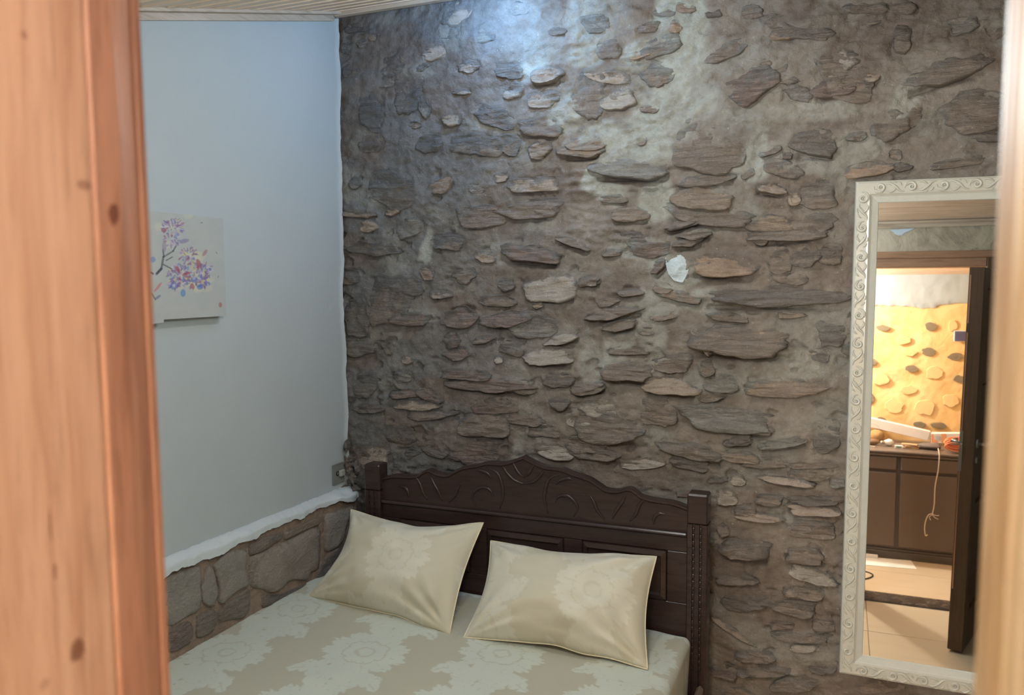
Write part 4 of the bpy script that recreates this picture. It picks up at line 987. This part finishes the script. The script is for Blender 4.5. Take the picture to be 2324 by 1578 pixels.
# sideboard
CB = plain('cabinet_wood', sc(104, 92, 84), .35, nb=.0002, var=.08)
cab = empty('sideboard', (0, -.513, 0), label='long dark brown sideboard with drawers over doors, in the hall seen in the mirror', cat='sideboard')
cx = [-.82, -.205, .41, 1.025, 1.64]
MB().box((-.82, -.545, .07), (1.64, -.02, .775), .003).build('body', CB, cab)
m = MB(); m.box((-.83, -.56, .775), (1.65, .012, .793), .004); m.box((-.84, -.565, .797), (1.66, .022, .815), .006); m.box((-.82, -.55, .79), (1.64, .004, .80)); m.build('top', CB, cab)
m = MB(); m.box((-.82, -.545, 0), (1.64, .006, .055), .004); m.box((-.82, -.545, .055), (1.64, -.006, .075), .003); m.build('plinth', plain('plinth_wood', sc(86, 80, 74), .4), cab)
for a, b in zip(cx[:-1], cx[1:]):
    MB().box((a + .014, -.021, .672), (b - .014, .004, .768), .005).build('drawer', CB, cab)
    MB().box((a + .014, -.021, .092), (b - .014, .004, .648), .005).build('door', CB, cab)

def at_h(x, y, z): return (x, y, z)
WH_ = plain('white_card', sc(236, 230, 226), .5)
# long white box leaning along the wall
bx = empty('long_white_box', (.40, -.93, .93), (0, math.radians(11), 0), label='long white carton lying tilted on the sideboard against the orange wall', cat='box')
MB().box((-.34, -.035, -.037), (.245, .035, .037), .003).build('carton', WH_, bx)
MB().box((.2455, -.034, -.036), (.2475, .034, .036)).build('end_flap', WH_, bx)
b2 = empty('upright_white_box', (.165, -.99, .96), (0, math.radians(9), 0), label='white carton end standing upright behind the long tilted carton', cat='box')
MB().box((-.03, -.03, -.11), (.012, .03, .14), .003).build('carton', WH_, b2)
# orange and white packaging box
pb = empty('packaging_box', (.80, -.93, .842), (0, math.radians(-4), 0), label='white and orange printed carton with blue lettering on the sideboard', cat='box')
MB().box((-.145, -.04, 0), (.16, .04, .074), .002).build('carton', WH_, pb)
ORG = plain('orange_print', sc(240, 172, 128), .5); BLU = plain('blue_print', sc(120, 164, 196), .5)
m = MB(); m.box((-.144, .0402, .004), (-.125, .0408, .070)); m.box((-.075, .0402, .002), (-.040, .0408, .072)); m.box((-.125, .0402, .002), (-.10, .0408, .03)); m.build('orange_print', ORG, pb)
MB().box((-.112, .041, .022), (-.082, .0414, .056)).build('blue_panel_print', plain('pale_blue_print', sc(196, 204, 210), .5), pb)
cu = bpy.data.curves.new('lettering', 'FONT'); cu.body = 'sodimu'; cu.size = .040; cu.extrude = .0005
to = bpy.data.objects.new('tmp', cu); COL.objects.link(to); dg = bpy.context.evaluated_depsgraph_get()
me = bpy.data.meshes.new_from_object(to.evaluated_get(dg)); bpy.data.objects.remove(to)
lt = bpy.data.objects.new('lettering', me); COL.objects.link(lt); me.materials.clear(); me.materials.append(BLU); lt.parent = pb
lt.rotation_euler = (math.pi / 2, 0, math.pi); lt.location = (.115, .0412, .032)
m = MB()
for k in range(5): m.box((-.005 + k * .024, .0412, .018), (.012 + k * .024, .0416, .022))
m.build('small_print', BLU, pb)
# dark folded cloth bag / shoe-like bundle
def blob(name, c, r, m, parent=None, seed=0, n=14, amp=.2):
    V_ = []; 
    for i in range(n + 1):
        for k in range(2 * n):
            ph = math.pi * i / n; a = math.pi * k / n
            q = 1 + amp * float(vnoise(math.cos(a) * math.sin(ph) * 1.6 + seed, math.sin(a) * math.sin(ph) * 1.6 + seed, math.cos(ph) * 1.6 + 5))
            V_.append((c[0] + r[0] * q * math.sin(ph) * math.cos(a), c[1] + r[1] * q * math.sin(ph) * math.sin(a), max(c[2] + r[2] * q * math.cos(ph), c[2] - r[2] * .93)))
    return MB().add(V_, [(i * 2 * n + k, i * 2 * n + (k + 1) % (2 * n), (i + 1) * 2 * n + (k + 1) % (2 * n), (i + 1) * 2 * n + k) for i in range(n) for k in range(2 * n)]).build(name, m, parent, smooth=True)
GC = plain('grey_cloth', sc(110, 100, 96), .8, nb=.003, ns=50)
tag(blob('rolled_cloth', (.620, -.69, .838), (.085, .05, .026), GC, None, 3), 'dark grey rolled cloth lying near the edge of the sideboard', 'cloth')
# rolled coil of pinkish-orange cable
m = MB()
PC = plain('orange_cable', sc(226, 140, 100), .5)
for j in range(7):
    cxx, czz, ra = .80 + .004 * math.sin(j * 2.1), .866, .085 - .004 * (j % 3)
    m.tube([(cxx + ra * math.cos(a), -.56 - j * .009 + .004 * math.sin(3 * a + j), .834 + .012 * (j % 2) + .035 * (1 + math.sin(a)) * .9 + .004 * j) for a in np.linspace(0, 2 * math.pi, 30)], .0052, 6)
tag(m.build('cable_coil', PC, None, smooth=True), 'coil of orange cable on the sideboard edge beside the open door leaf', 'cable coil')
tag(blob('dark_bag', (.82, -.72, .850), (.075, .05, .036), plain('dark_cloth', sc(70, 58, 52), .8, nb=.003), None, 9), 'dark brown bag lying behind the orange cable coil', 'bag')
# bulb
lb = empty('light_bulb', (.345, -.72, .8425), (math.radians(90), 0, math.radians(60)), label='white light bulb lying on the sideboard', cat='light bulb')
MB().lathe([(0, .04), (.012, .038), (.022, .028), (.027, .012), (.026, -.002), (.019, -.022), (.014, -.035)], 18).build('globe', plain('opal_glass', sc(240, 236, 228), .25), lb, smooth=True)
MB().lathe([(.0135, -.034), (.014, -.05), (.012, -.06), (.004, -.064), (0, -.064)], 16).build('screw_cap', M['steel'], lb, smooth=True)
LC = plain('leather_tan', sc(190, 156, 118), .6, nb=.001)
BR = plain('leather_brown', sc(120, 88, 62), .6, nb=.001)
tag(blob('tool_pouch', (.205, -.72, .840), (.075, .03, .026), BR, None, 15), 'brown leather tool pouch at the left end of the items on the sideboard', 'pouch')
m = MB(); m.tube([(.14, -.655, .820), (.25, -.615, .820)], .005, 8); tag(m.build('screwdriver_shaft', M['steel']), 'thin steel rod lying in front of the brown pouch', 'tool')
bt = empty('tape_box', (.415, -.64, .8155), (0, 0, .1), label='tiny white and green box lying beside the light bulb', cat='box')
MB().box((-.028, -.012, 0), (.028, .012, .022), .002).build('case', WH_, bt); MB().box((-.018, .012, .005), (.018, .0126, .017)).build('label_print', plain('green_print', sc(90, 120, 96), .5), bt)
for k, (dx, dz, a) in enumerate([(0, 0, .1), (.01, .012, -.12), (-.01, .024, .2)]):
    s = MB().box((-.055, -.022, 0), (.055, .022, .010), .003, Matrix.Translation((.50 + dx, -.68, .8155 + dz)) @ Matrix.Rotation(a, 4, 'Z')).build('wood_offcut', LC)
    tag(s, ['tan offcut lying at the bottom of the small stack on the sideboard', 'tan offcut in the middle of the small stack on the sideboard', 'tan offcut on top of the small stack on the sideboard'][k], 'wood offcut', 'tan offcuts on the sideboard')
tag(MB().tube([(.24 + .05 * math.cos(a), -.86 + .01 * math.cos(a), .905 + .055 * math.sin(a)) for a in np.linspace(-.9, 4.0, 22)], .0012, 6).build('wire_loop', M['steel']), 'thin wire loop standing up against the orange wall', 'wire')
blob_ = tag(blob('round_basket', (.27, -.90, .862), (.055, .045, .05), plain('basket_fibre', sc(176, 140, 92), .8, nb=.004, ns=90), None, 22, amp=.08), 'small round straw basket behind the brown pouch', 'basket')
# white cord with knot
cordp = [(.675,-.60,.84),(.672,-.50,.822),(.672,-.478,.79),(.668,-.48,.70),(.652,-.482,.58),(.650,-.482,.45),(.640,-.482,.37)]
m = MB(); m.tube([tuple(p) for p in spline(cordp, 5)], .0035, 8)
m.tube([tuple(p) for p in spline([(.640,-.482,.375),(.615,-.478,.365),(.598,-.48,.32),(.592,-.482,.26),(.600,-.48,.21),(.612,-.48,.218)], 5)], .0035, 8)
m.tube([tuple(p) for p in spline([(.640,-.48,.372),(.665,-.475,.366),(.682,-.478,.368)], 4)], .0025, 6).tube([tuple(p) for p in spline([(.640,-.478,.37),(.62,-.472,.352),(.630,-.474,.328)], 4)], .0025, 6).tube([tuple(p) for p in spline([(.64,-.478,.37),(.655,-.472,.352),(.678,-.474,.34)], 4)], .0025, 6)
tag(m.build('knotted_cord', plain('white_cord', sc(216, 204, 190), .6), None, smooth=True), 'white knotted cord hanging down the front of the sideboard', 'cord')
# things on the hall floor
pp = MB(); pp.box((-.18, -.10, 0), (.18, .10, .0025), .0005, Matrix.Translation((.345, -.388, .001)) @ Matrix.Rotation(-.12, 4, 'Z'))
tag(pp.build('paper_sheet', plain('paper', sc(244, 242, 236), .7)), 'white sheet of paper lying flat on the hall tiles', 'paper sheet')
tag(MB().box((-.12, -.485, 0.0005), (.285, -.450, .028), .003).build('white_batten', WH_), 'short white batten on the floor along the sideboard plinth', 'batten')
tag(MB().tube([tuple(p) for p in spline([(-.15, .02, .005), (.05, -.10, .005), (.16, -.12, .005), (.235, -.06, .005), (.215, .03, .005), (.13, .10, .005), (-.05, .14, .005)], 6)], .0045, 8).build('black_cable', plain('black_cable_rubber', sc(34, 30, 28), .5), None, smooth=True), 'black cable looping across the hall tiles', 'cable')

# ================================================================ lamp bodies (out of frame, where their light comes from)
def lamp(name, loc, label, em, st, zc):
    r = empty(name, loc, label=label, cat='lamp')
    n = NT(name + '_glow', .4); n.b.inputs['Emission Color'].default_value = (*em, 1); n.b.inputs['Emission Strength'].default_value = st
    MB().lathe([(0, zc), (.04, zc), (.04, zc - .02), (.016, zc - .024), (.016, .045), (0, .045)], 20).build('holder', plain(name + '_holder', sc(220, 220, 216), .4), r)
    g = MB().lathe([(0, -.030), (.012, -.026), (.022, -.014), (.026, 0), (.022, .016), (.014, .034), (.014, .045)], 20).build('bulb', n.m, r, smooth=True)
    g.visible_shadow = True
    return r
